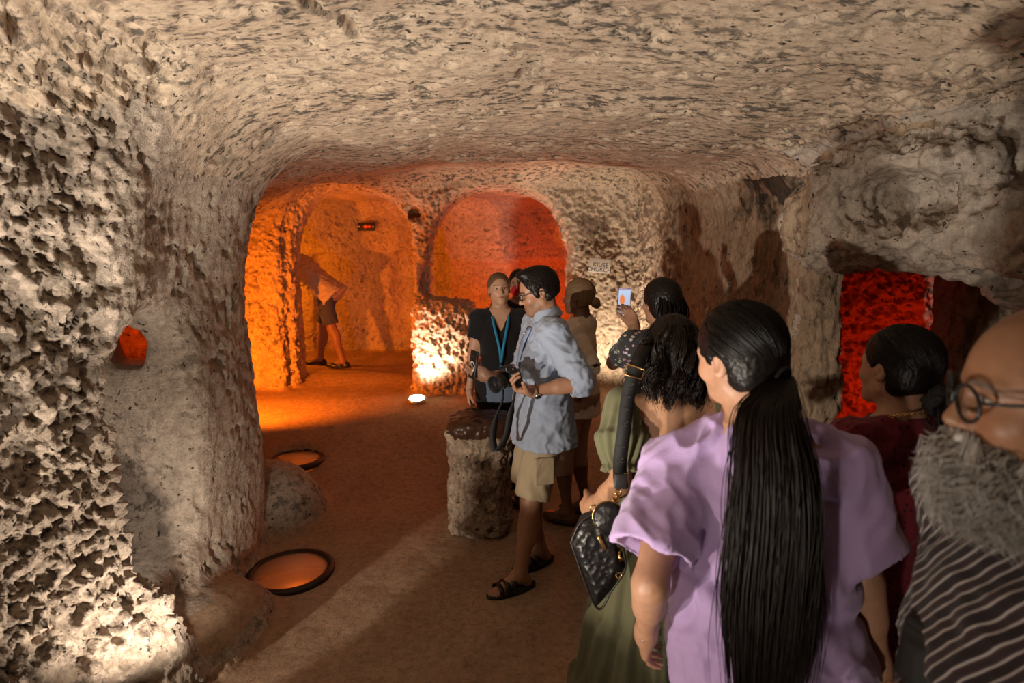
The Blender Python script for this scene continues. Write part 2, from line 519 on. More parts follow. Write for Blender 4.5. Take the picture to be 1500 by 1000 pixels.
# visible cells get finer
D = fc[:, 1] * math.cos(PITCH) - (fc[:, 2] - H_CAM) * math.sin(PITCH)
U = fc[:, 1] * math.sin(PITCH) + (fc[:, 2] - H_CAM) * math.cos(PITCH)
Ds = np.maximum(D, 0.05)
vis = (D > 0.6) & (np.abs(fc[:, 0]) / Ds < 1.06) & (np.abs(U) / Ds < 0.76)
facing = (fn * (np.array([0, 0, H_CAM]) - fc)).sum(1) / np.linalg.norm(np.array([0, 0, H_CAM]) - fc, axis=1) > -0.45
fine = vis & facing


def refine(V, Nn, Q, n):
    t = np.linspace(0, 1, n + 1)
    A, B, C_, D_ = (V[Q[:, k]] for k in range(4))
    An, Bn, Cn, Dn = (Nn[Q[:, k]] for k in range(4))
    P = np.zeros((len(Q), n + 1, n + 1, 3), F32); M = np.zeros_like(P)
    for i, u in enumerate(t):
        for j, v in enumerate(t):
            wts = ((1 - u) * (1 - v), u * (1 - v), u * v, (1 - u) * v)
            P[:, i, j] = A * wts[0] + B * wts[1] + C_ * wts[2] + D_ * wts[3]
            M[:, i, j] = An * wts[0] + Bn * wts[1] + Cn * wts[2] + Dn * wts[3]
    base = (np.arange(len(Q)) * (n + 1) ** 2)[:, None, None]
    ii, jj = np.meshgrid(np.arange(n), np.arange(n), indexing='ij')
    a = ii * (n + 1) + jj
    q = np.stack([base + a, base + a + n + 1, base + a + n + 2, base + a + 1], -1).reshape(-1, 4)
    P = P.reshape(-1, 3); M = M.reshape(-1, 3)
    return P, M, q


P1, M1, q1 = refine(Vc, Nc, Qc[fine], 3)
P0, M0, q0 = Vc, Nc, Qc[~fine]
PA = np.concatenate([P1, P0]); MA = np.concatenate([M1, M0]); QA = np.concatenate([q1, q0 + len(P1)])
key = np.round(PA.astype(np.float64) * 20000).astype(np.int64) + 400000
key = (key[:, 0] << 42) + (key[:, 1] << 21) + key[:, 2]
_, first, inv = np.unique(key, return_index=True, return_inverse=True)
PA = PA[first]; MA = MA[first]; QA = inv.ravel()[QA]
used = np.zeros(len(PA), bool); used[QA.ravel()] = True
remap = np.cumsum(used) - 1
PA = PA[used]; MA = MA[used]; QA = remap[QA]
MA /= np.maximum(np.linalg.norm(MA, axis=1), 1e-9)[:, None]

# displacement: chipped walls, pitted ceiling, smooth floor
fz = floor_z(PA[:, 0], PA[:, 1])
up = sstep(0.55, 0.85, MA[:, 2]) * sstep(0.5, 0.15, PA[:, 2] - fz)
dn = sstep(-0.3, -0.75, MA[:, 2])
wl = (1 - up) * (1 - dn)
leftn = sstep(2.30, 2.0, PA[:, 1]) * sstep(-1.0, -1.2, PA[:, 0]) * sstep(0.1, 0.4, PA[:, 2])
f1, f2, idv = worley(PA * np.array([5.5, 5.5, 6.5]) + 0.35 * np.stack([fbm(PA * 4 + k * 9, 2) for k in range(3)], 1))
n_a = fbm(PA * 5.0, 3); n_b = fbm(PA * 14.0 + 5, 4, 0.6); n_c = fbm(PA * 42.0 + 9, 2, 0.6)
rid = 1 - np.abs(fbm(PA * np.array([9, 9, 5.0]) + 3, 3, 0.55)) * 2
vert = fbm(PA * np.array([20, 20, 5.5]) + 31, 3, 0.6)
right = sstep(1.0, 1.3, PA[:, 0])
back = sstep(5.5, 5.8, PA[:, 1]) * sstep(6.5, 6.3, PA[:, 1])
dis = 0.012 * n_a * (1 - up) * (1 - 0.6 * dn)
dis += wl * (0.010 * n_b + 0.004 * n_c)
bil = 0.5 - np.abs(fbm(PA * 9.5 + 70, 4, 0.66))
bil2 = 0.5 - np.abs(fbm(PA * 24.0 + 90, 3, 0.62))
dis += leftn * (-0.050 * bil - 0.030 * bil2 + 0.020 * n_b + 0.012 * n_c + 0.035 * n_a)
dis += wl * right * (0.014 * vert)
over = sstep(1.2, 1.5, PA[:, 0]) * sstep(1.5, 1.7, PA[:, 2]) * sstep(3.5, 3.2, PA[:, 1])
dis += over * (0.016 * rid - 0.008 + 0.02 * n_a + 0.006 * n_b)
redc = (PA[:, 1] > 3.8) * (PA[:, 0] > 1.9) * (PA[:, 2] < 2.2)
dis += redc * (0.030 * n_b + 0.02 * n_a + 0.012 * n_c)
dis += back * wl * (0.014 * n_b + 0.008 * n_c + 0.01 * rid)
pit = sstep(0.36, 0.62, fbm(PA * np.array([7, 9, 7.0]) + 50, 3, 0.6))
dis += dn * (0.0022 * n_b + 0.0012 * n_c - 0.014 * pit)
dis -= wl * 0.02 * pit
dis += up * (0.004 * n_a + 0.0015 * n_b)
mnd = sstep(0.75, 0.5, PA[:, 2]) * sstep(3.2, 3.4, PA[:, 1]) * sstep(-1.0, -1.2, PA[:, 0]) * sstep(4.6, 4.3, PA[:, 1])
dis = dis * (1 - 0.6 * mnd)
hole = (np.abs(PA[:, 0] + 1.9) < 0.3) & (np.abs(PA[:, 1] - 2.9) < 0.4)
dis = np.where(hole, dis * 0.12, dis)
# crack and hole in the ceiling
cp = np.array([(-0.66, 1.35), (-0.60, 1.60), (-0.575, 1.74), (-0.585, 1.86), (-0.53, 1.96), (-0.515, 2.08)])
cd = np.full(len(PA), 9.0)
for (ax_, ay_), (bx2, by2) in zip(cp[:-1], cp[1:]):
    ex, ey = bx2 - ax_, by2 - ay_
    t_ = np.clip(((PA[:, 0] - ax_) * ex + (PA[:, 1] - ay_) * ey) / (ex * ex + ey * ey), 0, 1)
    cd = np.minimum(cd, np.hypot(PA[:, 0] - ax_ - t_ * ex, PA[:, 1] - ay_ - t_ * ey))
cd = cd + 0.012 * n_c
dis -= dn * 0.045 * sstep(0.026, 0.006, cd)
dis -= dn * 0.05 * sstep(0.05, 0.02, np.hypot(PA[:, 0] - 0.06, (PA[:, 1] - 2.42) * 0.8) + 0.012 * n_b)
PA = PA + MA * dis[:, None]
NA = vnormals(PA, QA)
fc = PA[QA].mean(1); fm = MA[QA].mean(1)
x, y, z = fc.T
ffz = floor_z(x, y)
lab = np.full(len(QA), 'wall_front', dtype='<U24')
lab[y > 0.0] = 'wall_right'
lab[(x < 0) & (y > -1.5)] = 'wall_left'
lab[(y > 5.3) & (x < 1.32 + 0.05)] = 'wall_back'
lab[(y > 6.42) & (x <= -0.9)] = 'wall_chamber'
lab[(y > 6.42) & (x > -0.9) & (x < 1.2)] = 'wall_niche'
lab[(y > 3.55) & (x > 1.75) & (z < 2.2)] = 'wall_red_chamber'
lab[(fm[:, 2] < -0.62) & (z > 2.15) & (y < 6.35)] = 'ceiling'
lab[(x > 1.38 + 0.1 * np.sin(y * 9)) & (z > 1.50) & (z < 2.36) & (y < 3.30) & (y > 0.8) & (x < 2.9) & ~((fm[:, 0] < -0.8) & (z > 2.28))] = 'trim_1'
lab[(fm[:, 2] > 0.6) & (z < ffz + 0.22)] = 'floor'
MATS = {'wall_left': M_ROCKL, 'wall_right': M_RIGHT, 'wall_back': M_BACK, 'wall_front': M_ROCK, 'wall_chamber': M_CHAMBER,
        'wall_niche': M_CHAMBER, 'trim_1': M_OVER, 'wall_red_chamber': M_CHAMBER, 'ceiling': M_CEIL, 'floor': M_FLOOR}
for nm in np.unique(lab):
    q = QA[lab == nm]
    u, iv = np.unique(q, return_inverse=True)
    o = mesh_np(str(nm), PA[u], iv.reshape(-1, 4), MATS[str(nm)], normals=NA[u])
    o['kind'] = 'structure'
print('CAVE quads', len(QA))
# ------------------------------------------------------------------ modelling kit: implicit bodies, cloth, hair
v3 = lambda *a: np.array(a, float)
def unit(a):
    a = np.asarray(a, float); return a / max(np.linalg.norm(a), 1e-9)
def rx(d):
    a = math.radians(d); c, s = math.cos(a), math.sin(a); return np.array([[1, 0, 0], [0, c, -s], [0, s, c]])
def ry(d):
    a = math.radians(d); c, s = math.cos(a), math.sin(a); return np.array([[c, 0, s], [0, 1, 0], [-s, 0, c]])
def rz(d):
    a = math.radians(d); c, s = math.cos(a), math.sin(a); return np.array([[c, -s, 0], [s, c, 0], [0, 0, 1]])
I3 = np.eye(3)


def rc(a, b, ra, rb=None):
    a = np.asarray(a, float); b = np.asarray(b, float); rb = ra if rb is None else rb
    ab = b - a; L2 = max(float(ab @ ab), 1e-9)
    R = max(ra, rb)
    def f(x, y, z):
        px, py, pz = x - a[0], y - a[1], z - a[2]
        t = np.clip((px * ab[0] + py * ab[1] + pz * ab[2]) / L2, 0, 1)
        return np.sqrt((px - t * ab[0]) ** 2 + (py - t * ab[1]) ** 2 + (pz - t * ab[2]) ** 2) - (ra + (rb - ra) * t)
    return np.minimum(a, b) - R, np.maximum(a, b) + R, f


def cc(a, b, ra, rb=None, flat=None, fk=1.0):
    """capped cone; flat: axis along which the section is squashed by fk"""
    a = np.asarray(a, float); b = np.asarray(b, float); rb = ra if rb is None else rb
    L = np.linalg.norm(b - a); u = (b - a) / L; R = max(ra, rb)
    if flat is not None:
        fl = unit(np.asarray(flat, float) - u * (np.asarray(flat) @ u))
    def f(x, y, z):
        px, py, pz = x - a[0], y - a[1], z - a[2]
        t = px * u[0] + py * u[1] + pz * u[2]
        qx, qy, qz = px - t * u[0], py - t * u[1], pz - t * u[2]
        r2 = qx * qx + qy * qy + qz * qz
        if flat is not None:
            e = qx * fl[0] + qy * fl[1] + qz * fl[2]
            r2 = r2 + e * e * (1 / fk ** 2 - 1)
        tt = np.clip(t / L, 0, 1)
        return np.maximum(np.sqrt(r2) - (ra + (rb - ra) * tt), np.maximum(-t, t - L))
    return np.minimum(a, b) - R, np.maximum(a, b) + R, f


def el(c, r, R=I3):
    c = np.asarray(c, float); r = np.asarray(r, float)
    ext = np.sqrt(((R * r[None, :]) ** 2).sum(1))
    def f(x, y, z):
        px, py, pz = x - c[0], y - c[1], z - c[2]
        q = [(px * R[0, i] + py * R[1, i] + pz * R[2, i]) / r[i] for i in range(3)]
        k0 = np.sqrt(q[0] ** 2 + q[1] ** 2 + q[2] ** 2)
        k1 = np.sqrt((q[0] / r[0]) ** 2 + (q[1] / r[1]) ** 2 + (q[2] / r[2]) ** 2)
        return k0 * (k0 - 1) / np.maximum(k1, 1e-6)
    return c - ext, c + ext, f


def bx(c, r, R=I3, rd=0.01):
    c = np.asarray(c, float); r = np.asarray(r, float)
    ext = (np.abs(R) * r[None, :]).sum(1)
    def f(x, y, z):
        px, py, pz = x - c[0], y - c[1], z - c[2]
        q = [np.abs(px * R[0, i] + py * R[1, i] + pz * R[2, i]) - (r[i] - rd) for i in range(3)]
        return np.sqrt(sum(np.maximum(a, 0) ** 2 for a in q)) + np.minimum(np.maximum(q[0], np.maximum(q[1], q[2])), 0) - rd
    return c - ext, c + ext, f


def loft(secs, R=I3, o=(0, 0, 0), n=2.2, grow=0.0):
    """secs: (z, half width, half depth, y centre[, x centre])"""
    S = np.array([tuple(s) + (0,) * (5 - len(s)) for s in secs], float)
    o = np.asarray(o, float)
    z0, z1 = S[0, 0], S[-1, 0]
    am = S[:, 1].max() + grow + np.abs(S[:, 4]).max(); bm = (S[:, 2] + np.abs(S[:, 3])).max() + grow
    cs = np.array([(x, y, z) for x in (-am, am) for y in (-bm, bm) for z in (z0, z1)]) @ R.T + o
    def f(x, y, z):
        px, py, pz = x - o[0], y - o[1], z - o[2]
        qx, qy, qz = (px * R[0, i] + py * R[1, i] + pz * R[2, i] for i in range(3))
        a = np.interp(qz, S[:, 0], S[:, 1]) + grow; b = np.interp(qz, S[:, 0], S[:, 2]) + grow
        yc = np.interp(qz, S[:, 0], S[:, 3]); xc = np.interp(qz, S[:, 0], S[:, 4])
        k = (np.abs((qx - xc) / a) ** n + np.abs((qy - yc) / b) ** n) ** (1 / n)
        return np.maximum((k - 1) * np.minimum(a, b), np.maximum(z0 - qz, qz - z1))
    return cs.min(0), cs.max(0), f


def half(p, nrm):
    p = np.asarray(p, float); nrm = unit(nrm)
    return None, None, lambda x, y, z: (x - p[0]) * nrm[0] + (y - p[1]) * nrm[1] + (z - p[2]) * nrm[2]


def field(ops, lo, hi, hh):
    g = [np.arange(lo[k], hi[k] + hh, hh) for k in range(3)]
    F = np.full([len(a) for a in g], 1.0, F32)
    for op, prim, k in ops:
        l, u, f = prim
        m = k + 3.5 * hh
        if l is None:
            i0, i1 = [0, 0, 0], [len(a) for a in g]
        else:
            i0 = [max(0, int((l[j] - m - lo[j]) / hh)) for j in range(3)]
            i1 = [min(len(g[j]), int((u[j] + m - lo[j]) / hh) + 2) for j in range(3)]
            if any(i1[j] <= i0[j] for j in range(3)): continue
        sl = tuple(slice(a, b) for a, b in zip(i0, i1))
        d = f(g[0][sl[0]][:, None, None], g[1][sl[1]][None, :, None], g[2][sl[2]][None, None, :]).astype(F32)
        if op == '+': F[sl] = smin(F[sl], d, k)
        elif op == '-': F[sl] = smax(F[sl], -d, k)
        else: F[sl] = smax(F[sl], d, k)
    return F


def ops_bbox(ops, hh):
    ls = [p[0] for o, p, k in ops if o == '+']; us = [p[1] for o, p, k in ops if o == '+']
    return np.min(ls, 0) - 4 * hh, np.max(us, 0) + 4 * hh


def sdf_geo(ops, hh, box=None, holes=(), rl=1):
    lo_, hi_ = ops_bbox(ops, hh) if box is None else (np.asarray(box[0], float), np.asarray(box[1], float))
    F = field(ops, lo_, hi_, hh)
    V, Q = surface_nets(F, lo_, hh)
    if rl: V = relax(V, Q, rl, 0.4)
    for l, u in holes:
        c = V[Q].mean(1)
        ins = np.all((c > np.asarray(l) + hh * 1.3) & (c < np.asarray(u) - hh * 1.3), 1)
        Q = Q[~ins]
    return V, Q


def clean(V, Q):
    u, iv = np.unique(Q, return_inverse=True)
    return V[u], iv.reshape(Q.shape)


def sdf_mesh(name, ops, hh, mat, parent, disp=None, colors=None, rl=1):
    V, Q = sdf_geo(ops, hh, rl=rl)
    V, Q = clean(V, Q)
    if disp is not None:
        V = V + vnormals(V, Q) * np.asarray(disp(V), F32)[:, None]
    return mesh_np(name, V, Q, mat, parent, colors=colors(V) if colors else None)


class MB:
    """collects simple surfaces and links them as one mesh"""
    def __init__(s): s.V = []; s.Q = []; s.T = []; s.n = 0
    def add(s, V, Q=None, T=None):
        V = np.asarray(V, float)
        if Q is not None and len(Q): s.Q.append(np.asarray(Q, int) + s.n)
        if T is not None and len(T): s.T.append(np.asarray(T, int) + s.n)
        s.V.append(V); s.n += len(V); return s
    def tube(s, pts, r, sides=8, cap=True, flat=None):
        P = np.asarray(pts, float); n = len(P)
        r = np.full(n, r) if np.isscalar(r) else np.asarray(r, float)
        T = np.gradient(P, axis=0); T /= np.maximum(np.linalg.norm(T, axis=1), 1e-9)[:, None]
        ref = np.array([0, 0, 1.0]) if abs(T[0, 2]) < 0.9 else np.array([1.0, 0, 0])
        u = unit(np.cross(ref, T[0])); U = []
        for k in range(n):
            u = unit(u - T[k] * (u @ T[k])); U.append(u)
        U = np.array(U); W = np.cross(T, U)
        a = np.linspace(0, 2 * math.pi, sides, endpoint=False)
        fx, fy = (1, 1) if flat is None else flat
        V = P[:, None] + r[:, None, None] * (np.cos(a)[None, :, None] * U[:, None] * fx + np.sin(a)[None, :, None] * W[:, None] * fy)
        i = np.arange(n - 1)[:, None] * sides; j = np.arange(sides)[None]; j2 = (j + 1) % sides
        Q = np.stack([i + j, i + j2, i + sides + j2, i + sides + j], -1).reshape(-1, 4)
        V = V.reshape(-1, 3); Tt = None
        if cap:
            V = np.concatenate([V, P[:1], P[-1:]]); c0, c1 = n * sides, n * sides + 1
            jj = np.arange(sides); e = (n - 1) * sides
            Tt = np.concatenate([np.stack([jj * 0 + c0, (jj + 1) % sides, jj], 1), np.stack([jj * 0 + c1, e + jj, e + (jj + 1) % sides], 1)])
        return s.add(V, Q, Tt)
    def ribbon(s, pts, width, thick, side):
        """flat strap along pts; side: direction(s) across the strap"""
        P = np.asarray(pts, float); n = len(P)
        T = np.gradient(P, axis=0); T /= np.maximum(np.linalg.norm(T, axis=1), 1e-9)[:, None]
        S = np.asarray(side, float); S = np.tile(S, (n, 1)) if S.ndim == 1 else S
        S = S - T * (S * T).sum(1)[:, None]; S /= np.linalg.norm(S, axis=1)[:, None]
        Nn = np.cross(T, S)
        wv = np.full(n, width) if np.isscalar(width) else np.asarray(width)
        w2 = (wv / 2)[:, None]
        V = np.stack([P - S * w2 - Nn * thick / 2, P + S * w2 - Nn * thick / 2, P + S * w2 + Nn * thick / 2, P - S * w2 + Nn * thick / 2], 1).reshape(-1, 3)
        i = np.arange(n - 1)[:, None] * 4; j = np.arange(4)[None]; j2 = (j + 1) % 4
        Q = np.stack([i + j, i + j2, i + 4 + j2, i + 4 + j], -1).reshape(-1, 4)
        Q = np.concatenate([Q, [[3, 2, 1, 0]], [[4 * n - 4, 4 * n - 3, 4 * n - 2, 4 * n - 1]]])
        return s.add(V, Q)
    def box(s, c, half_, R=I3, bevel=0.0):
        hx, hy, hz = half_; b = min(bevel, 0.49 * min(half_) * 2)
        if b <= 0:
            V = np.array([(x, y, z) for x in (-hx, hx) for y in (-hy, hy) for z in (-hz, hz)])
            Q = [(0, 1, 3, 2), (4, 6, 7, 5), (0, 4, 5, 1), (2, 3, 7, 6), (0, 2, 6, 4), (1, 5, 7, 3)]
            return s.add(V @ R.T + np.asarray(c), Q)
        m = bmesh_box(hx, hy, hz, b)
        V, F = m
        return s.addf(V @ R.T + np.asarray(c), F)
    def addf(s, V, F):
        q = [f for f in F if len(f) == 4]; t = [f for f in F if len(f) == 3]
        for f in F:
            if len(f) > 4: t += [(f[0], f[i], f[i + 1]) for i in range(1, len(f) - 1)]
        return s.add(V, q, t)
    def lathe(s, prof, c=(0, 0, 0), R=I3, sides=24):
        """prof: (radius, height) pairs, turned about local z"""
        a = np.linspace(0, 2 * math.pi, sides, endpoint=False); n = len(prof)
        V = np.array([[(r * math.cos(t), r * math.sin(t), z) for t in a] for r, z in prof]).reshape(-1, 3)
        i = np.arange(n - 1)[:, None] * sides; j = np.arange(sides)[None]; j2 = (j + 1) % sides
        Q = np.stack([i + j, i + j2, i + sides + j2, i + sides + j], -1).reshape(-1, 4)
        return s.add(V @ R.T + np.asarray(c), Q)
    def prism(s, poly, thick, c=(0, 0, 0), R=I3):
        """polygon in local xy extruded by thick along z"""
        n = len(poly); P = np.array([(x, y, 0) for x, y in poly] + [(x, y, thick) for x, y in poly], float)
        F = [tuple(range(n))[::-1], tuple(range(n, 2 * n))] + [(i, (i + 1) % n, n + (i + 1) % n, n + i) for i in range(n)]
        return s.addf(P @ R.T + np.asarray(c), F)
    def build(s, name, mat, parent=None, smooth=True, colors=None):
        V = np.concatenate(s.V); fs = []
        if s.Q: fs.append(np.concatenate(s.Q))
        if s.T: fs.append(np.concatenate(s.T))
        o = mesh_np(name, V, fs, mat, parent, smooth)
        if not smooth or True:
            pass
        return o


import bmesh
_bb = {}
def bmesh_box(hx, hy, hz, b):
    k = (round(hx, 5), round(hy, 5), round(hz, 5), round(b, 5))
    if k not in _bb:
        bm = bmesh.new(); bmesh.ops.create_cube(bm, size=1.0)
        for v in bm.verts: v.co = (v.co.x * 2 * hx, v.co.y * 2 * hy, v.co.z * 2 * hz)
        bmesh.ops.bevel(bm, geom=list(bm.edges), offset=b, segments=2, profile=0.6, affect='EDGES')
        bm.verts.index_update()
        _bb[k] = (np.array([v.co[:] for v in bm.verts]), [tuple(v.index for v in f.verts) for f in bm.faces]); bm.free()
    return _bb[k]


def strands_mesh(name, C, r, mat, parent, sides=3, taper=0.25):
    """C: (n strands, m points, 3) -> one mesh of thin tubes"""
    n, m, _ = C.shape
    T = np.gradient(C, axis=1); T /= np.maximum(np.linalg.norm(T, axis=2), 1e-9)[..., None]
    ref = np.array([0.31, 0.22, 0.92]) ; alt = np.array([0.9, -0.3, 0.2])
    U = np.cross(np.where((np.abs(T @ ref) > 0.92)[..., None], alt, ref), T)
    U /= np.maximum(np.linalg.norm(U, axis=2), 1e-9)[..., None]
    W = np.cross(T, U)
    a = np.linspace(0, 2 * math.pi, sides, endpoint=False)
    tt = np.linspace(0, 1, m)
    prof = np.minimum(1, np.minimum((tt * 6 + 0.5), (1 - tt) * 3 + taper))
    rr = np.asarray(r)
    rr = (np.full(n, rr) if rr.ndim == 0 else rr)[:, None] * prof[None]
    V = C[:, :, None] + rr[:, :, None, None] * (np.cos(a)[:, None] * U[:, :, None] + np.sin(a)[:, None] * W[:, :, None])
    b = (np.arange(n) * m * sides)[:, None, None] + (np.arange(m - 1) * sides)[None, :, None]
    j = np.arange(sides)[None, None]; j2 = (j + 1) % sides
    Q = np.stack([b + j, b + j2, b + sides + j2, b + sides + j], -1).reshape(-1, 4)
    return mesh_np(name, V.reshape(-1, 3), Q, mat, parent)


def ik(a, b, l1, l2, pole):
    a = np.asarray(a, float); b = np.asarray(b, float)
    d = b - a; L = np.linalg.norm(d); u = d / max(L, 1e-9)
    if L > (l1 + l2) * 0.999:
        L = (l1 + l2) * 0.999; b = a + u * L
    x = (l1 * l1 - l2 * l2 + L * L) / (2 * L); hgt = math.sqrt(max(l1 * l1 - x * x, 0))
    p = np.asarray(pole, float); p = p - u * (p @ u); p = unit(p)
    return a + u * x + p * hgt, b


def spline(pts, n):
    P = np.asarray(pts, float); k = len(P)
    t = np.linspace(0, k - 1, n); i = np.clip(t.astype(int), 0, k - 2); f = (t - i)[:, None]
    g = lambda q: P[np.clip(q, 0, k - 1)]
    p0, p1, p2, p3 = g(i - 1), g(i), g(i + 1), g(i + 2)
    return 0.5 * (2 * p1 + (p2 - p0) * f + (2 * p0 - 5 * p1 + 4 * p2 - p3) * f ** 2 + (3 * p1 - p0 - 3 * p2 + p3) * f ** 3)


class Figure:
    """a posed person: joints in a local frame whose +Y is the facing direction, +X the person's right"""
    def __init__(s, label, loc, heading, height, sex='f', girth=1.0, head=(0, 0, 0), bend=(0, 0, 0), shoulder=None,
                 feet=None, arms=None, skin=(0.45, 0.24, 0.15), hand_pose=None, shrug=0.0):
        s.k = k = height / 1.75; s.sex = sex; s.girth = girth
        s.root = empty('person', loc, math.radians(heading)); tag(s.root, label, 'person', None)
        s.loc = np.asarray(loc, float); s.Rw = rz(heading); s.skin = skin
        s.B = rz(bend[2]) @ ry(bend[1]) @ rx(-bend[0]); s.pel = v3(0, 0, 0.95) * k
        up = lambda p: s.pel + s.B @ (np.asarray(p, float) * k - s.pel)
        s.up = up
        sw = shoulder or (0.182 if sex == 'm' else 0.160)
        J = s.J = {}
        for sd, n in ((-1, 'L'), (1, 'R')):
            J['sh' + n] = up((sd * sw, -0.012, 1.425 + shrug))
            J['hip' + n] = v3(sd * 0.088, 0, 0.91) * k
            ft = (feet or {}).get(n, (sd * 0.10, -0.02, 0.0))
            an = v3(ft[0], ft[1], ft[2] + 0.08 * k)
            J['kn' + n], J['an' + n] = ik(J['hip' + n], an, 0.425 * k, 0.42 * k, (sd * 0.12, 1, 0))
            J['ft' + n] = unit(v3(math.sin(math.radians(ft[3])), math.cos(math.radians(ft[3])), 0)) if len(ft) > 3 else unit(v3(sd * 0.15, 1, 0))
            wl_, pole = (arms or {}).get(n, ((sd * (sw + 0.06), 0.06, 0.86), (sd * 0.5, -1, 0)))[:2]
            wl_ = np.asarray(wl_, float)
            J['el' + n], J['wr' + n] = ik(J['sh' + n], wl_ if (arms or {}).get(n) and len(arms[n]) > 2 and arms[n][2] == 'abs' else wl_ * k, 0.285 * k, 0.25 * k, pole)
        J['neck'] = up((0, -0.03, 1.475)); J['ntop'] = up((0, -0.012, 1.56))
        s.Rh = s.B @ rz(head[0]) @ rx(head[1]) @ ry(head[2])
        s.ho = J['ntop'] + s.Rh @ (v3(0, 0.018, 0.075) * k)
        s.hp = hand_pose or {}
        s.hk = 1.0 * (0.97 if sex == 'f' else 1.02) * (0.5 + 0.5 * k)
    def H(s, p):                                                # head-local (metres) -> figure-local
        return s.ho + s.Rh @ (np.asarray(p, float) * s.hk)
    def world(s, p): return s.loc + s.Rw @ np.asarray(p, float)
    def local(s, p): return s.Rw.T @ (np.asarray(p, float) - s.loc)

    def torso(s):
        g = s.girth
        if s.sex == 'm':
            S = [(0.84, .160, .105, -.012), (.92, .172 * g, .120 * g, -.012), (1.03, .158 * g, .112 * g, .004), (1.14, .155 * g, .112 * g, .004), (1.26, .168, .118, 0), (1.36, .172, .108, -.008), (1.43, .135, .085, -.016), (1.49, .07, .06, -.022)]
        else:
            S = [(0.82, .160, .105, -.012), (.91, .175 * g, .122 * g, -.015), (1.00, .155 * g, .108 * g, 0), (1.09, .132 * g, .095 * g, .004), (1.24, .145 * g, .105 * g, 0), (1.34, .150, .098, -.008), (1.42, .118, .075, -.016), (1.48, .058, .052, -.022)]
        return S
    def loft_t(s, secs, grow=0.0, n=2.2):
        k = s.k
        S = [tuple(v * k for v in q) for q in secs]
        o = s.pel - s.B @ s.pel
        return loft(S, s.B, o, n, grow)

    def hand_ops(s, n):
        J = s.J; sd = -1 if n == 'L' else 1
        hp = s.hp.get(n, {})
        w = J['wr' + n]; d = unit(hp.get('dir', w - J['el' + n]))
        pn = np.asarray(hp.get('palm', (-sd, 0, 0)), float); pn = unit(pn - d * (pn @ d))
        t = np.cross(d, pn) * (1 if n == 'R' else -1)
        q = s.hk * (0.93 if s.sex == 'f' else 1.0)
        at = lambda a, b, c: w + q * (d * a + t * b + pn * c)
        R = np.stack([t, d, pn], 1)
        ops = [('+', rc(at(-0.02, 0, 0), at(0.02, 0, 0), 0.026 * q, 0.027 * q), 0.02),
               ('+', el(at(0.052, 0.0, 0.0), v3(0.042, 0.052, 0.016) * q, R), 0.02),
               ('+', rc(at(0.03, 0.022, 0.008), at(0.06, 0.028, 0.008), 0.016 * q, 0.013 * q), 0.015)]
        curls = hp.get('curl', (22, 28, 18)); spread = hp.get('spread', 3)
        if np.isscalar(curls[0]): curls = [curls] * 4
        segs = [(.043, .026, .020), (.047, .030, .021), (.043, .028, .020), (.033, .021, .018)]
        for i in range(4):
            off = (0.029, 0.010, -0.010, -0.028)[i]; bs = (0.090, 0.094, 0.090, 0.080)[i]
            p = at(bs, off, 0.0); ang = 0; r = (0.0092, 0.0094, 0.009, 0.008)[i] * q
            ops.append(('+', rc(at(0.05, off * 0.8, 0), p, r * 1.05, r * 1.02), 0.012))
            dd0 = unit(d + t * math.tan(math.radians(spread * (1.5 - i))))
            for jn in range(3):
                ang += curls[i][jn]; a = math.radians(ang)
                p2 = p + q * segs[i][jn] * (dd0 * math.cos(a) + pn * math.sin(a))
                ops.append(('+', rc(p, p2, r, r * 0.92), 0.004)); p = p2; r *= 0.93
        ta = hp.get('thumb', (0.75, 0.62, 0.25)); tb = hp.get('thumb2', None)
        p = at(0.022, 0.030, 0.006); dv = unit(d * ta[0] + t * ta[1] + pn * ta[2]); r = 0.0125 * q
        p2 = p + dv * 0.042 * q; ops.append(('+', rc(p, p2, 0.016 * q, r), 0.015)); p = p2
        dv2 = unit(d * ta[0] + t * ta[1] * 0.6 + pn * (ta[2] + 0.15)) if tb is None else unit(d * tb[0] + t * tb[1] + pn * tb[2])
        for L in (0.034, 0.026):
            p2 = p + dv2 * L * q; ops.append(('+', rc(p, p2, r, r * 0.9), 0.005)); p = p2; r *= 0.9
        s.J['grip' + n] = at(0.085, 0.0, 0.03)
        return ops

    def head_ops(s, beard=0.0, jaw=1.0):
        q = s.hk; H = s.H; Rh = s.Rh; m = s.sex == 'm'
        e = lambda c, r, R=I3: el(H(c), v3(*r) * q, Rh @ R)
        c_ = lambda a, b, ra, rb=None: rc(H(a), H(b), ra * q, (ra if rb is None else rb) * q)
        jw = (1.06 if m else 0.95) * jaw
        o = [('+', e((0, -0.016, 0.032), (0.0745, 0.094, 0.085)), 0.0), ('+', e((0, 0.022, 0.012), (0.066, 0.068, 0.078)), 0.03),
             ('+', e((0, 0.030, -0.042), (0.056 * jw, 0.052, 0.062)), 0.03)]
        for x in (-1, 1):
            o += [('+', c_((x * 0.052 * jw, -0.002, -0.055), (x * 0.016, 0.066, -0.096), 0.017, 0.015), 0.03),
                  ('+', e((x * 0.038, 0.058, -0.028), (0.024, 0.022, 0.022)), 0.02)]
        o += [('+', e((0, 0.074, -0.096), (0.020, 0.016, 0.016)), 0.02),
              ('+', e((0, 0.068, -0.062), (0.030, 0.022, 0.026)), 0.02),
              ('+', c_((0, 0.080, 0.012), (0, 0.104, -0.032), 0.0075, 0.0115), 0.014)]
        for x in (-1, 1):
            o += [('+', e((x * 0.0125, 0.092, -0.036), (0.0085, 0.011, 0.0075)), 0.006),
                  ('+', c_((x * 0.044, 0.070, 0.020), (x * 0.012, 0.083, 0.017), 0.008 if m else 0.006, 0.009 if m else 0.006), 0.012)]
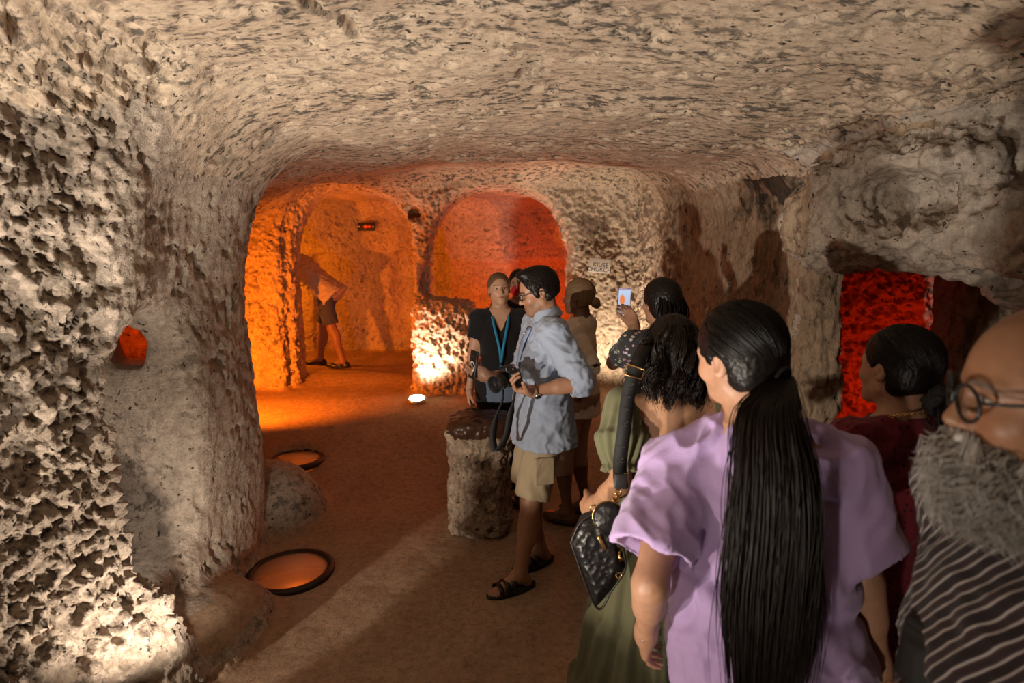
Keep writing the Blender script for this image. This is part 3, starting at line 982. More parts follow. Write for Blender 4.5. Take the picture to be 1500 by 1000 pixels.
        for x in (-1, 1):
            o += [('-', e((x * 0.031, 0.092, 0.001), (0.017, 0.016, 0.0095)), 0.012),
                  ('+', e((x * 0.0305, 0.0715, 0.001), (0.0125, 0.0118, 0.0115)), 0.002),
                  ('+', c_((x * 0.019, 0.0815, 0.0065), (x * 0.043, 0.0755, 0.0055), 0.0036), 0.003),
                  ('+', c_((x * 0.019, 0.0805, -0.0065), (x * 0.043, 0.0745, -0.0055), 0.003), 0.004)]
        o += [('+', e((0, 0.0885, -0.0605), (0.022, 0.0075, 0.0052)), 0.004), ('+', e((0, 0.0875, -0.0725), (0.019, 0.0080, 0.0062)), 0.004),
              ('-', c_((-0.020, 0.096, -0.0662), (0.020, 0.096, -0.0662), 0.0030), 0.004)]
        for x in (-1, 1):
            Re = rz(x * -22) @ rx(10)
            o += [('+', e((x * 0.0765, -0.012, -0.004), (0.0075, 0.0185, 0.031), Re), 0.006),
                  ('-', e((x * 0.0840, -0.006, 0.000), (0.006, 0.010, 0.018), Re), 0.004),
                  ('+', e((x * 0.0750, 0.000, -0.006), (0.005, 0.005, 0.007), Re), 0.003)]
        nr = 0.056 if m else 0.047
        o += [('+', rc(s.H((0, -0.022, -0.04)), s.J['neck'] + v3(0, 0, -0.01), nr * s.k, (nr + 0.008) * s.k), 0.02)]
        return o

    def body_ops(s, foot=True):
        J, k, g = s.J, s.k, s.girth; m = s.sex == 'm'
        o = [('+', s.loft_t(s.torso()), 0.0)]
        a = (0.050, 0.041, 0.039, 0.026) if m else (0.043, 0.036, 0.034, 0.0225)
        a = [v * k * (0.5 + 0.5 * g) for v in a]
        t = (0.082, 0.056, 0.053, 0.036) if m else (0.084, 0.055, 0.050, 0.034)
        t = [v * k * (0.5 + 0.5 * g) for v in t]
        if not m:
            for x in (-1, 1): o.append(('+', el(s.up((x * 0.066, 0.082, 1.245)), v3(0.060, 0.055, 0.062) * k, s.B), 0.04))
        o.append(('+', rc(s.up((0, -0.03, 1.44)), J['ntop'], 0.062 * k, 0.05 * k), 0.03))
        for n, sd in (('L', -1), ('R', 1)):
            sh, e_, w_ = J['sh' + n], J['el' + n], J['wr' + n]
            o += [('+', rc(s.up((sd * 0.06, -0.02, 1.445)), sh, 0.050 * k, 0.052 * k), 0.05),
                  ('+', rc(sh, e_, a[0] * 1.08, a[1]), 0.05), ('+', rc(e_, w_, a[2], a[3]), 0.015),
                  ('+', rc(e_ + (w_ - e_) * 0.1, e_ + (w_ - e_) * 0.45, a[2] * 1.10, a[2] * 0.98), 0.02)]
            hp_, kn, an = J['hip' + n], J['kn' + n], J['an' + n]
            o += [('+', rc(hp_, kn, t[0], t[1]), 0.04), ('+', rc(kn, an, t[2], t[3]), 0.02),
                  ('+', el(kn + (an - kn) * 0.32 + v3(0, -0.018, 0) * k, v3(0.050, 0.052, 0.12) * k), 0.03)]
            f = J['ft' + n]; sdv = v3(f[1], -f[0], 0)
            b = v3(an[0], an[1], an[2] - 0.08 * k)
            Rf = np.stack([sdv, f, v3(0, 0, 1)], 1)
            o += [('+', rc(an, b + f * -0.035 * k + v3(0, 0, 0.035 * k), 0.036 * k, 0.035 * k), 0.02),
                  ('+', rc(an + f * 0.02 * k, b + f * 0.12 * k + v3(0, 0, 0.028 * k), 0.036 * k, 0.030 * k), 0.03),
                  ('+', el(b + f * 0.145 * k + v3(0, 0, 0.018 * k), v3(0.043, 0.055, 0.020) * k, Rf), 0.025)]
        return o

    def build_body(s, mat, h0=0.010, h1=0.0042, h2=0.0034, hands='LR', color_fn=None, name='body'):
        ops = s.body_ops() + s.head_ops()
        boxes = []
        c = s.ho; r = 0.150 * s.hk
        boxes.append((c - v3(r, r, r * 1.02), c + v3(r, r, r * 1.02), h1))
        for n in 'LR':
            ho = s.hand_ops(n); ops += ho
            if n in hands:
                l, u = ops_bbox(ho, h2); boxes.append((l, u, h2))
        V, Q = sdf_geo(ops, h0, holes=[b[:2] for b in boxes])
        Vs, Qs, n = [V], [Q], len(V)
        for l, u, hh in boxes:
            v, q = sdf_geo(ops, hh, box=(l, u))
            Vs.append(v); Qs.append(q + n); n += len(v)
        V, Q = clean(np.concatenate(Vs), np.concatenate(Qs))
        return mesh_np(name, V, Q, mat, s.root, colors=s.skin_colors(V, color_fn))

    def skin_colors(s, V, extra=None):
        q = ((V - s.ho) @ s.Rh) / s.hk
        c = np.tile(np.array(s.skin, F32), (len(V), 1))
        c *= (1 + 0.10 * fbm(V * 18, 2))[:, None]
        x, y, z = q.T; ax = np.abs(x)
        def blend(mask, col, f=1.0):
            nonlocal c
            c = c * (1 - (mask * f)[:, None]) + np.array(col, F32) * (mask * f)[:, None]
        sk = np.array(s.skin)
        blend(np.exp(-((ax - 0.04) / 0.02) ** 2 - ((z + 0.03) / 0.02) ** 2) * (y > 0.03), sk * np.array([1.08, 0.8, 0.75]), 0.4)
        lips = (1 - np.clip((ax / 0.023) ** 2 + ((z + 0.0665) / 0.0115) ** 2, 0, 1)) * (y > 0.078)
        blend(np.clip(lips * 3, 0, 1), sk * np.array([0.85, 0.55, 0.5]), 0.8)
        eye = ((ax - 0.031) / 0.0125) ** 2 + (z / 0.0050) ** 2 < 1
        eye &= (y > 0.066)
        blend(eye.astype(F32), (0.40, 0.36, 0.33))
        iris = ((ax - 0.031) / 0.0058) ** 2 + (z / 0.0058) ** 2 < 1
        blend((iris & (y > 0.07)).astype(F32), (0.03, 0.02, 0.015))
        lash = (np.abs(z - 0.0068) < 0.0022) & (np.abs(ax - 0.031) < 0.015) & (y > 0.06)
        blend(lash.astype(F32), (0.04, 0.03, 0.02), 0.8)
        zb = 0.0225 - ((ax - 0.030) / 0.02) ** 2 * 0.004
        brow = sstep(0.006, 0.003, np.abs(z - zb)) * (ax > 0.012) * (ax < 0.052) * (y > 0.055)
        blend(brow.astype(F32), getattr(s, 'brow', (0.05, 0.035, 0.025)), 0.85)
        mo = (np.abs(z + 0.0662) < 0.0022) & (ax < 0.021) & (y > 0.07)
        blend(mo.astype(F32), (0.06, 0.02, 0.015), 0.85)
        if extra: c = extra(q, c)
        return np.clip(c, 0, 1)

    # hair cap: offset skull with the face, the ears and the nape cut away
    def cap(s, mat, thick=0.010, hairline=0.0, nape=-0.085, ears=True, extra=(), tie=None, groove=0.0022, hh=0.0042, name='hair', part=None, front=None, freq=34):
        q = s.hk
        e = lambda c, r, R=I3: el(s.H(c), v3(*r) * q, s.Rh @ R)
        o = [('+', e((0, -0.018, 0.036), (0.076 + thick, 0.096 + thick, 0.086 + thick)), 0),
             ('+', e((0, -0.050, -0.030), (0.064 + thick, 0.052 + thick, 0.062 + thick * 0.5)), 0.03)]
        o += [('-', e((0, 0.100, -0.022 + hairline), (0.076, 0.076, 0.100), rx(-14)), 0.012),
              ('-', half(s.H((0, 0, nape)), s.Rh @ v3(0, 0.35, 1)), 0.012)]
        if ears:
            for x in (-1, 1):
                o += [('-', e((x * 0.090, -0.004, -0.022), (0.034, 0.022, 0.042)), 0.010),
                      ('-', e((x * 0.085, 0.050, -0.055), (0.050, 0.058, 0.055)), 0.010)]
        for op, c, r, k in extra: o.append((op, e(c, r), k))
        tp = np.array(tie if tie is not None else (0, -0.10, 0.10))
        def disp(V):
            ql = ((V - s.ho) @ s.Rh) / q
            dv = ql - tp; dist = np.linalg.norm(dv, axis=1)
            dn_ = dv / np.maximum(dist, 1e-6)[:, None]
            a = perlin(np.concatenate([dn_ * freq * 0.55, ], 1) + dist[:, None] * 2.0)
            b = perlin(dn_ * freq * 1.3 + 7)
            return groove * (a + 0.6 * b) * sstep(0.02, 0.09, dist)
        return sdf_mesh(name, o, hh, mat, s.root, disp)


def skin_mat(name, rough=0.5, bump=0.0006):
    m, nt, b = new_mat(name)
    at = N(nt, 'ShaderNodeAttribute', attribute_name='Col')
    geo = N(nt, 'ShaderNodeTexCoord')
    n = noise_node(nt, geo.outputs['Object'], 60, 5, 0.6)
    nt.links.new(mixc(nt, 0.22, at.outputs['Color'], n.outputs['Fac'], 'OVERLAY'), b.inputs['Base Color'])
    b.inputs['Roughness'].default_value = rough; b.inputs['Specular IOR Level'].default_value = 0.45
    n2 = noise_node(nt, geo.outputs['Object'], 260, 3, 0.6)
    bp = N(nt, 'ShaderNodeBump'); bp.inputs['Distance'].default_value = bump; bp.inputs['Strength'].default_value = 0.5
    nt.links.new(n2.outputs['Fac'], bp.inputs['Height']); nt.links.new(bp.outputs['Normal'], b.inputs['Normal'])
    b.inputs['Subsurface Weight'].default_value = 0.08
    b.inputs['Subsurface Radius'].default_value = (0.01, 0.004, 0.002)
    return m


def cloth_mat(name, color, rough=0.85, weave=700, bump=0.0012, var=0.10, sheen=0.15, wrinkle=None, spec=0.2):
    m, nt, b = new_mat(name)
    tc = N(nt, 'ShaderNodeTexCoord'); P = tc.outputs['Object']
    n = noise_node(nt, P, 9, 4, 0.6)
    col = mixc(nt, n.outputs['Fac'], tuple(c * (1 - var) for c in color), tuple(min(1, c * (1 + var)) for c in color))
    nt.links.new(col, b.inputs['Base Color'])
    b.inputs['Roughness'].default_value = rough; b.inputs['Sheen Weight'].default_value = sheen
    b.inputs['Specular IOR Level'].default_value = spec
    w1 = noise_node(nt, P, weave * 0.5, 2, 0.5)
    w2 = noise_node(nt, P, 26, 4, 0.6)
    ad = N(nt, 'ShaderNodeMath', operation='MULTIPLY_ADD'); ad.inputs[1].default_value = 2.2
    nt.links.new(w2.outputs['Fac'], ad.inputs[0]); nt.links.new(w1.outputs['Fac'], ad.inputs[2])
    bp = N(nt, 'ShaderNodeBump'); bp.inputs['Distance'].default_value = bump; bp.inputs['Strength'].default_value = 0.7
    nt.links.new(ad.outputs[0], bp.inputs['Height']); nt.links.new(bp.outputs['Normal'], b.inputs['Normal'])
    m['col_socket'] = 1
    return m, nt, b, col, P


def hair_mat(name, color, rough=0.42, var=0.5, scale=(90, 90, 5)):
    m, nt, b = new_mat(name)
    tc = N(nt, 'ShaderNodeTexCoord')
    mp = N(nt, 'ShaderNodeMapping'); mp.inputs['Scale'].default_value = scale
    nt.links.new(tc.outputs['Object'], mp.inputs['Vector'])
    n = noise_node(nt, mp.outputs['Vector'], 1.0, 3, 0.6)
    nt.links.new(mixc(nt, n.outputs['Fac'], tuple(c * (1 - var) for c in color), tuple(c * (1 + var) for c in color)), b.inputs['Base Color'])
    b.inputs['Roughness'].default_value = rough; b.inputs['Specular IOR Level'].default_value = 0.2
    bp = N(nt, 'ShaderNodeBump'); bp.inputs['Distance'].default_value = 0.002; bp.inputs['Strength'].default_value = 0.4
    nt.links.new(n.outputs['Fac'], bp.inputs['Height']); nt.links.new(bp.outputs['Normal'], b.inputs['Normal'])
    return m


def folds(amp, scale=(7, 7, 4), off=0.0, sharp=1.0, mask=None, octaves=3):
    def f(V):
        q = V * np.array(scale) + off
        q = q + 0.55 * np.stack([perlin(V * 6 + 11 + off), perlin(V * 6 + 23 + off), perlin(V * 6 + 41 + off)], 1)
        n = fbm(q, octaves, 0.5)
        d = amp * (0.55 - np.abs(n) ** sharp * 1.6)
        return d * mask(V) if mask else d
    return f


def dsum(*fs): return lambda V: sum(f(V) for f in fs)

def sleeve(fig, n, upto, r0, r1, hollow=True, k=0.04):
    """sleeve ops down the arm: upto in (0..1) upper arm, (1..2) forearm"""
    J = fig.J; sh, e, w_ = J['sh' + n], J['el' + n], J['wr' + n]
    o = []
    if upto <= 1:
        end = sh + (e - sh) * upto
        o.append(('+', cc(sh - (e - sh) * 0.05, end, r0, r1), k))
        o.append(('+', rc(sh, sh, r0 * 1.02), k))
        u = unit(e - sh)
    else:
        end = e + (w_ - e) * (upto - 1); u = unit(w_ - e)
        o += [('+', rc(sh, e, r0, (r0 + r1) / 2), k), ('+', cc(e, end, (r0 + r1) / 2, r1), 0.02)]
    if hollow:
        o.append(('-', cc(end - u * 0.05, end + u * 0.02, r1 - 0.014, r1 - 0.006), 0.0))
    return o
# ------------------------------------------------------------------ people
CP, SP = math.cos(PITCH), math.sin(PITCH)
def at(px, py, y):
    """point of the room seen at (px, py) at distance y from the photographer"""
    u, v = (px - 750) / FPX, (500 - py) / FPX
    dv = np.array([u, CP + v * SP, v * CP - SP]); p = dv * (y / dv[1]); p[2] += H_CAM
    return p
def loc_of(p, loc, heading): return rz(heading).T @ (np.asarray(p, float) - np.asarray(loc, float))

SK = skin_mat('skin')
HAIR_BLACK = hair_mat('hair_black', (0.007, 0.005, 0.0045), 0.40)
HAIR_DARK = hair_mat('hair_dark_brown', (0.011, 0.007, 0.0055), 0.45)
HAIR_BLOND = hair_mat('hair_blond', (0.20, 0.13, 0.07), 0.45)
HAIR_LB = hair_mat('hair_light_brown', (0.13, 0.08, 0.045), 0.45)
BEARD = hair_mat('beard_grey', (0.36, 0.33, 0.30), 0.6, 0.35)
M_BLACKP = plain_mat('black_plastic', (0.012, 0.012, 0.013), 0.35)
M_RUBBER = plain_mat('black_rubber', (0.012, 0.011, 0.011), 0.55)
M_GLASSBLK = plain_mat('dark_glass', (0.008, 0.008, 0.010), 0.08, spec=0.6)
M_GOLD = plain_mat('gold_metal', (0.85, 0.55, 0.22), 0.22, 1.0)
M_STEEL = plain_mat('steel', (0.6, 0.6, 0.6), 0.28, 1.0)
M_LEATHER = plain_mat('black_leather', (0.010, 0.009, 0.009), 0.38, bump=(120, 0.0015), spec=0.5)
M_BROWNL = plain_mat('brown_leather', (0.10, 0.045, 0.022), 0.45, bump=(90, 0.001))
M_WEB = plain_mat('black_webbing', (0.010, 0.010, 0.011), 0.7, bump=(400, 0.0008))
M_ELASTIC = plain_mat('dark_scrunchie', (0.012, 0.011, 0.014), 0.7, bump=(60, 0.002))

def surf(f, secs, x, z, side=1, grow=0.0, n=2.2):
    S = np.array([tuple(q) + (0,) * (5 - len(q)) for q in secs], float) * f.k
    a = np.interp(z, S[:, 0], S[:, 1]) + grow; b = np.interp(z, S[:, 0], S[:, 2]) + grow; yc = np.interp(z, S[:, 0], S[:, 3])
    y = yc + side * b * (max(0.0, 1 - abs(x / a) ** n)) ** (1 / n)
    return f.pel + f.B @ (np.array([x, y, z]) - f.pel)

def pants(f, upto, r0, r1, top=1.0, grow=0.012, hollow=True, waist=None):
    """trousers ops: upto 1 = knee, 2 = ankle"""
    J, k = f.J, f.k
    S = [q for q in f.torso() if q[0] < top]
    last = S[-1]
    o = [('+', f.loft_t([(S[0][0] - 0.02,) + S[0][1:]] + S[1:] + [(top,) + last[1:]], grow), 0)]
    for n in 'LR':
        hp_, kn, an = J['hip' + n], J['kn' + n], J['an' + n]
        if upto <= 1:
            e = hp_ + (kn - hp_) * upto
            o.append(('+', cc(hp_, e, r0 * k, r1 * k), 0.05)); u = unit(kn - hp_)
        else:
            e = kn + (an - kn) * (upto - 1); u = unit(an - kn)
            o += [('+', rc(hp_, kn, r0 * k, (r0 * 0.45 + r1 * 0.55) * k), 0.05), ('+', cc(kn, e, (r0 * 0.45 + r1 * 0.55) * k, r1 * k), 0.03)]
        if hollow: o.append(('-', cc(e - u * 0.06, e + u * 0.03, (r1 - 0.015) * k, (r1 - 0.008) * k), 0.0))
    return o

def tee(f, hem, grow=0.014, sl=0.6, r0=0.066, r1=0.075, neck_y=0.0, neck_r=0.068, secs=None, top=1.475):
    """pullover ops; torso sections below the hem are dropped"""
    S = secs or f.torso()
    S = [q for q in S if q[0] > hem]
    z0 = np.interp(hem, [q[0] for q in (secs or f.torso())], range(len(secs or f.torso())))
    base = [np.interp(hem, [q[0] for q in (secs or f.torso())], [q[j] for q in (secs or f.torso())]) for j in (1, 2, 3)]
    S = [(hem, *base)] + S
    o = [('+', f.loft_t(S, grow), 0)]
    k = f.k
    if f.sex == 'f':
        for x in (-1, 1): o.append(('+', el(f.up((x * 0.064, 0.086, 1.245)), v3(0.066, 0.060, 0.066) * k, f.B), 0.06))
    for n, sd in (('L', -1), ('R', 1)):
        o.append(('+', rc(f.up((sd * 0.05, -0.022, 1.445)), f.J['sh' + n], 0.054 * k, (r0 - 0.004) * k), 0.05))
        o += sleeve(f, n, sl, r0 * k, r1 * k)
    o.append(('-', rc(f.up((0, 0.0 + neck_y, 1.515)), f.up((0, -0.03, 1.62)), neck_r * k, neck_r * k * 1.3), 0.01))
    return o

def collar(f, mat, r=0.070, hgt=0.042, tilt=-12, name='collar', gap=True, drop=0.0):
    c = f.up((0, -0.022, 1.468 + drop)); ax = f.B @ rx(tilt) @ v3(0, 0, 1) ; k = f.k
    o = [('+', cc(c - ax * 0.012, c + ax * hgt, r * 1.12 * k, r * 0.94 * k), 0),
         ('+', cc(c - ax * 0.002, c + ax * (hgt - 0.004), r * 1.30 * k, r * 1.0 * k), 0.0),
         ('-', cc(c - ax * 0.05, c + ax * (hgt + 0.05), (r - 0.004) * 1.06 * k, (r - 0.012) * 0.92 * k), 0.0)]
    if gap: o.append(('-', bx(c + f.B @ v3(0, 0.09, 0.02) * k, v3(0.020, 0.07, 0.05), f.B @ rx(20)), 0.006))
    return sdf_mesh(name, o, 0.0045, mat, f.root)

def shoe(f, n, mat, name='shoe', sole=None, length=0.26, high=0.055):
    J, k = f.J, f.k; d = J['ft' + n]; sd = v3(d[1], -d[0], 0); an = J['an' + n]
    b = v3(an[0], an[1], an[2] - 0.08 * k); R = np.stack([sd, d, v3(0, 0, 1)], 1)
    o = [('+', el(b + d * 0.12 * k + v3(0, 0, 0.024), v3(0.050, 0.095, 0.036) * k, R), 0), ('+', el(b - d * 0.025 * k + v3(0, 0, 0.03), v3(0.042, 0.058, high) * k, R), 0.04),
         ('-', half(b + v3(0, 0, 0.002), (0, 0, -1)), 0.0), ('-', cc(an - v3(0, 0, 0.03), an + v3(0, 0, 0.08), 0.034 * k, 0.040 * k), 0.004)]
    o[2] = ('&', half(b + v3(0, 0, 0.002), (0, 0, -1)), 0.0)
    s_ = sdf_mesh(name, o, 0.006, mat, f.root)
    m = MB(); poly = [(0.046 * math.sin(a) * k * (1 + 0.12 * math.cos(a)), (0.048 + 0.14 * math.cos(a)) * k) for a in np.linspace(0, 2 * math.pi, 24, endpoint=False)]
    m.prism(poly[::-1], 0.018, b, R)
    m.build('sole', sole or M_RUBBER, s_)
    return s_

def slide_sandal(f, n, mat):
    J, k = f.J, f.k; d = J['ft' + n]; sd = v3(d[1], -d[0], 0); an = J['an' + n]
    b = v3(an[0], an[1], 0.0); R = np.stack([sd, d, v3(0, 0, 1)], 1)
    m = MB(); poly = [(0.052 * math.sin(a) * k * (1 + 0.15 * math.cos(a)), (0.055 + 0.150 * math.cos(a)) * k) for a in np.linspace(0, 2 * math.pi, 28, endpoint=False)]
    m.prism(poly[::-1], 0.026, b - v3(0, 0, 0.004), R)
    so = m.build('sandal', mat, f.root)
    for yy, wd, hgt in ((0.055, 0.030, 0.072), (0.095, 0.026, 0.062), (0.135, 0.024, 0.052)):
        a = np.linspace(0, math.pi, 15)
        pts = [b + d * (yy * k) + sd * (math.cos(t) * 0.054 * k) + v3(0, 0, 0.012 + hgt * k * math.sin(t) ** 0.8) for t in a]
        MB().ribbon(pts, wd, 0.006, d).build('strap', mat, so)
    return so

def glasses(f, mat, lens, rnd=0.021, sq=1.0, wire=0.0022, name='glasses', temple=True):
    m = MB(); H = f.H
    for x in (-1, 1):
        a = np.linspace(0, 2 * math.pi, 21)
        e = 0.72 if sq < 1 else 1.0
        pts = [H((x * 0.033 + 0.026 * np.sign(math.cos(t)) * abs(math.cos(t)) ** e, 0.100 - 0.006 * abs(math.cos(t)) * (1 if x * math.cos(t) > 0 else -0.5), -0.002 + rnd * np.sign(math.sin(t)) * abs(math.sin(t)) ** e)) for t in a]
        m.tube(pts, wire, 6)
        m.tube([H((x * 0.059, 0.094, 0.006)), H((x * 0.074, 0.070, 0.008)), H((x * 0.080, 0.010, 0.010)), H((x * 0.080, -0.018, 0.002)), H((x * 0.078, -0.032, -0.014))], wire * 0.95, 6)
    m.tube([H((-0.009, 0.104, 0.003)), H((0, 0.108, 0.006)), H((0.009, 0.104, 0.003))], wire, 6)
    g = m.build(name, mat, f.root)
    for x in (-1, 1):
        l = MB(); P = [H((x * 0.033, 0.0995, -0.002))] + [H((x * 0.033 + 0.025 * math.cos(t), 0.0985, -0.002 + (rnd - 0.001) * math.sin(t))) for t in np.linspace(0, 2 * math.pi, 20, endpoint=False)]
        l.add(P, None, [(0, 1 + i, 1 + (i + 1) % 20) for i in range(20)])
        l.build('lens', lens, g)
    return g

def lens_mat():
    m, nt, b = new_mat('clear_lens')
    tr = N(nt, 'ShaderNodeBsdfTransparent'); tr.inputs['Color'].default_value = (0.94, 0.94, 0.94, 1)
    gl = N(nt, 'ShaderNodeBsdfGlossy'); gl.inputs['Roughness'].default_value = 0.03
    mx = N(nt, 'ShaderNodeMixShader')
    mx.inputs[0].default_value = 0.05; nt.links.new(tr.outputs[0], mx.inputs[1]); nt.links.new(gl.outputs[0], mx.inputs[2])
    nt.links.new(mx.outputs[0], nt.nodes['Material Output'].inputs['Surface'])
    return m
M_LENS = lens_mat()

def ring(c, axis, r, wire, n=26, ell_=(1, 1), ref=None):
    axis = unit(axis); u = unit(np.cross(axis, ref if ref is not None else ((0, 0, 1) if abs(axis[2]) < 0.9 else (1, 0, 0)))); w_ = np.cross(axis, u)
    return [np.asarray(c) + r * (u * math.cos(t) * ell_[0] + w_ * math.sin(t) * ell_[1]) for t in np.linspace(0, 2 * math.pi, n)]

def bundle(guide, side, nrm, a, b, n, m, wave=0.004, freq=3.0, seed=1, frizz=0.0, clump=0):
    """n strands along a guide curve; a, b: half widths along side and nrm at the guide's knots"""
    r_ = np.random.default_rng(seed)
    G = spline(guide, m); t = np.linspace(0, 1, m)
    A = np.interp(t, np.linspace(0, 1, len(a)), a); B = np.interp(t, np.linspace(0, 1, len(b)), b)
    if clump:
        cen = r_.normal(size=(clump, 2)) * 0.55; ci = r_.integers(0, clump, n)
        o = cen[ci] + r_.normal(size=(n, 2)) * 0.14; ph = (r_.random(clump) * 6.28)[ci]; fr = (freq * (0.75 + 0.5 * r_.random(clump)))[ci]
    else:
        an = r_.random(n) * 6.283; rr = np.sqrt(r_.random(n)); o = np.stack([np.cos(an) * rr, np.sin(an) * rr], 1); ph = r_.random(n) * 6.28; fr = freq * (0.7 + 0.6 * r_.random(n))
    o2 = o + r_.normal(size=(n, 2)) * 0.15
    off = o[:, None] * (1 - t)[None, :, None] + o2[:, None] * t[None, :, None]
    ww = wave * np.sin(fr[:, None] * t[None] * 6.283 + ph[:, None]) * np.minimum(1, t * 3)[None]
    w2 = wave * np.cos(fr[:, None] * t[None] * 6.283 + ph[:, None]) * np.minimum(1, t * 3)[None]
    S = np.asarray(side, float); Nn = np.asarray(nrm, float)
    C = G[None] + (off[..., 0] * A[None] + ww)[..., None] * S + (off[..., 1] * B[None] + w2)[..., None] * Nn
    end = 0.75 + 0.25 * r_.random(n) ** 0.5
    # shorten strands unevenly by resampling
    idx = t[None] * end[:, None] * (m - 1); i = np.clip(idx.astype(int), 0, m - 2); f = (idx - i)[..., None]
    C = np.take_along_axis(C, i[..., None].repeat(3, 2), 1) * (1 - f) + np.take_along_axis(C, (i + 1)[..., None].repeat(3, 2), 1) * f
    if frizz: C = C + r_.normal(size=C.shape) * frizz * t[None, :, None]
    return C

def overlay(f, n, tie, thick, seed=3, m=12, lift=0.0015, lo=(-1, -0.4, -0.5), hi=(1, 0.62, 1)):
    """strands lying on the hair cap, running to the tie point"""
    r_ = np.random.default_rng(seed)
    c = np.array([0, -0.018, 0.036]); R_ = np.array([0.076, 0.096, 0.086]) + thick
    d = r_.normal(size=(n * 8, 3)); d /= np.linalg.norm(d, axis=1)[:, None]
    ok = np.all((d > np.array(lo)) & (d < np.array(hi)), 1) & ~((d[:, 1] > 0.30) & (d[:, 2] < 0.62)) & ~((np.abs(d[:, 0]) > 0.75) & (d[:, 2] < 0.05) & (d[:, 1] > -0.35))
    d = d[ok][:n]
    td = np.asarray(tie, float) - c; td = unit(td / R_)
    t = np.linspace(0, 1, m)[None, :, None]
    dd = d[:, None] * (1 - t) + td * t; dd /= np.linalg.norm(dd, axis=2)[..., None]
    lf = (lift * (0.4 + r_.random(len(d))))[:, None, None]
    P = c + dd * (R_ + lf)
    k = np.clip((t - 0.8) / 0.2, 0, 1); P = P * (1 - k) + (np.asarray(tie) + r_.normal(size=(len(d), 1, 3)) * 0.006) * k
    return f.ho + (P * f.hk) @ f.Rh.T

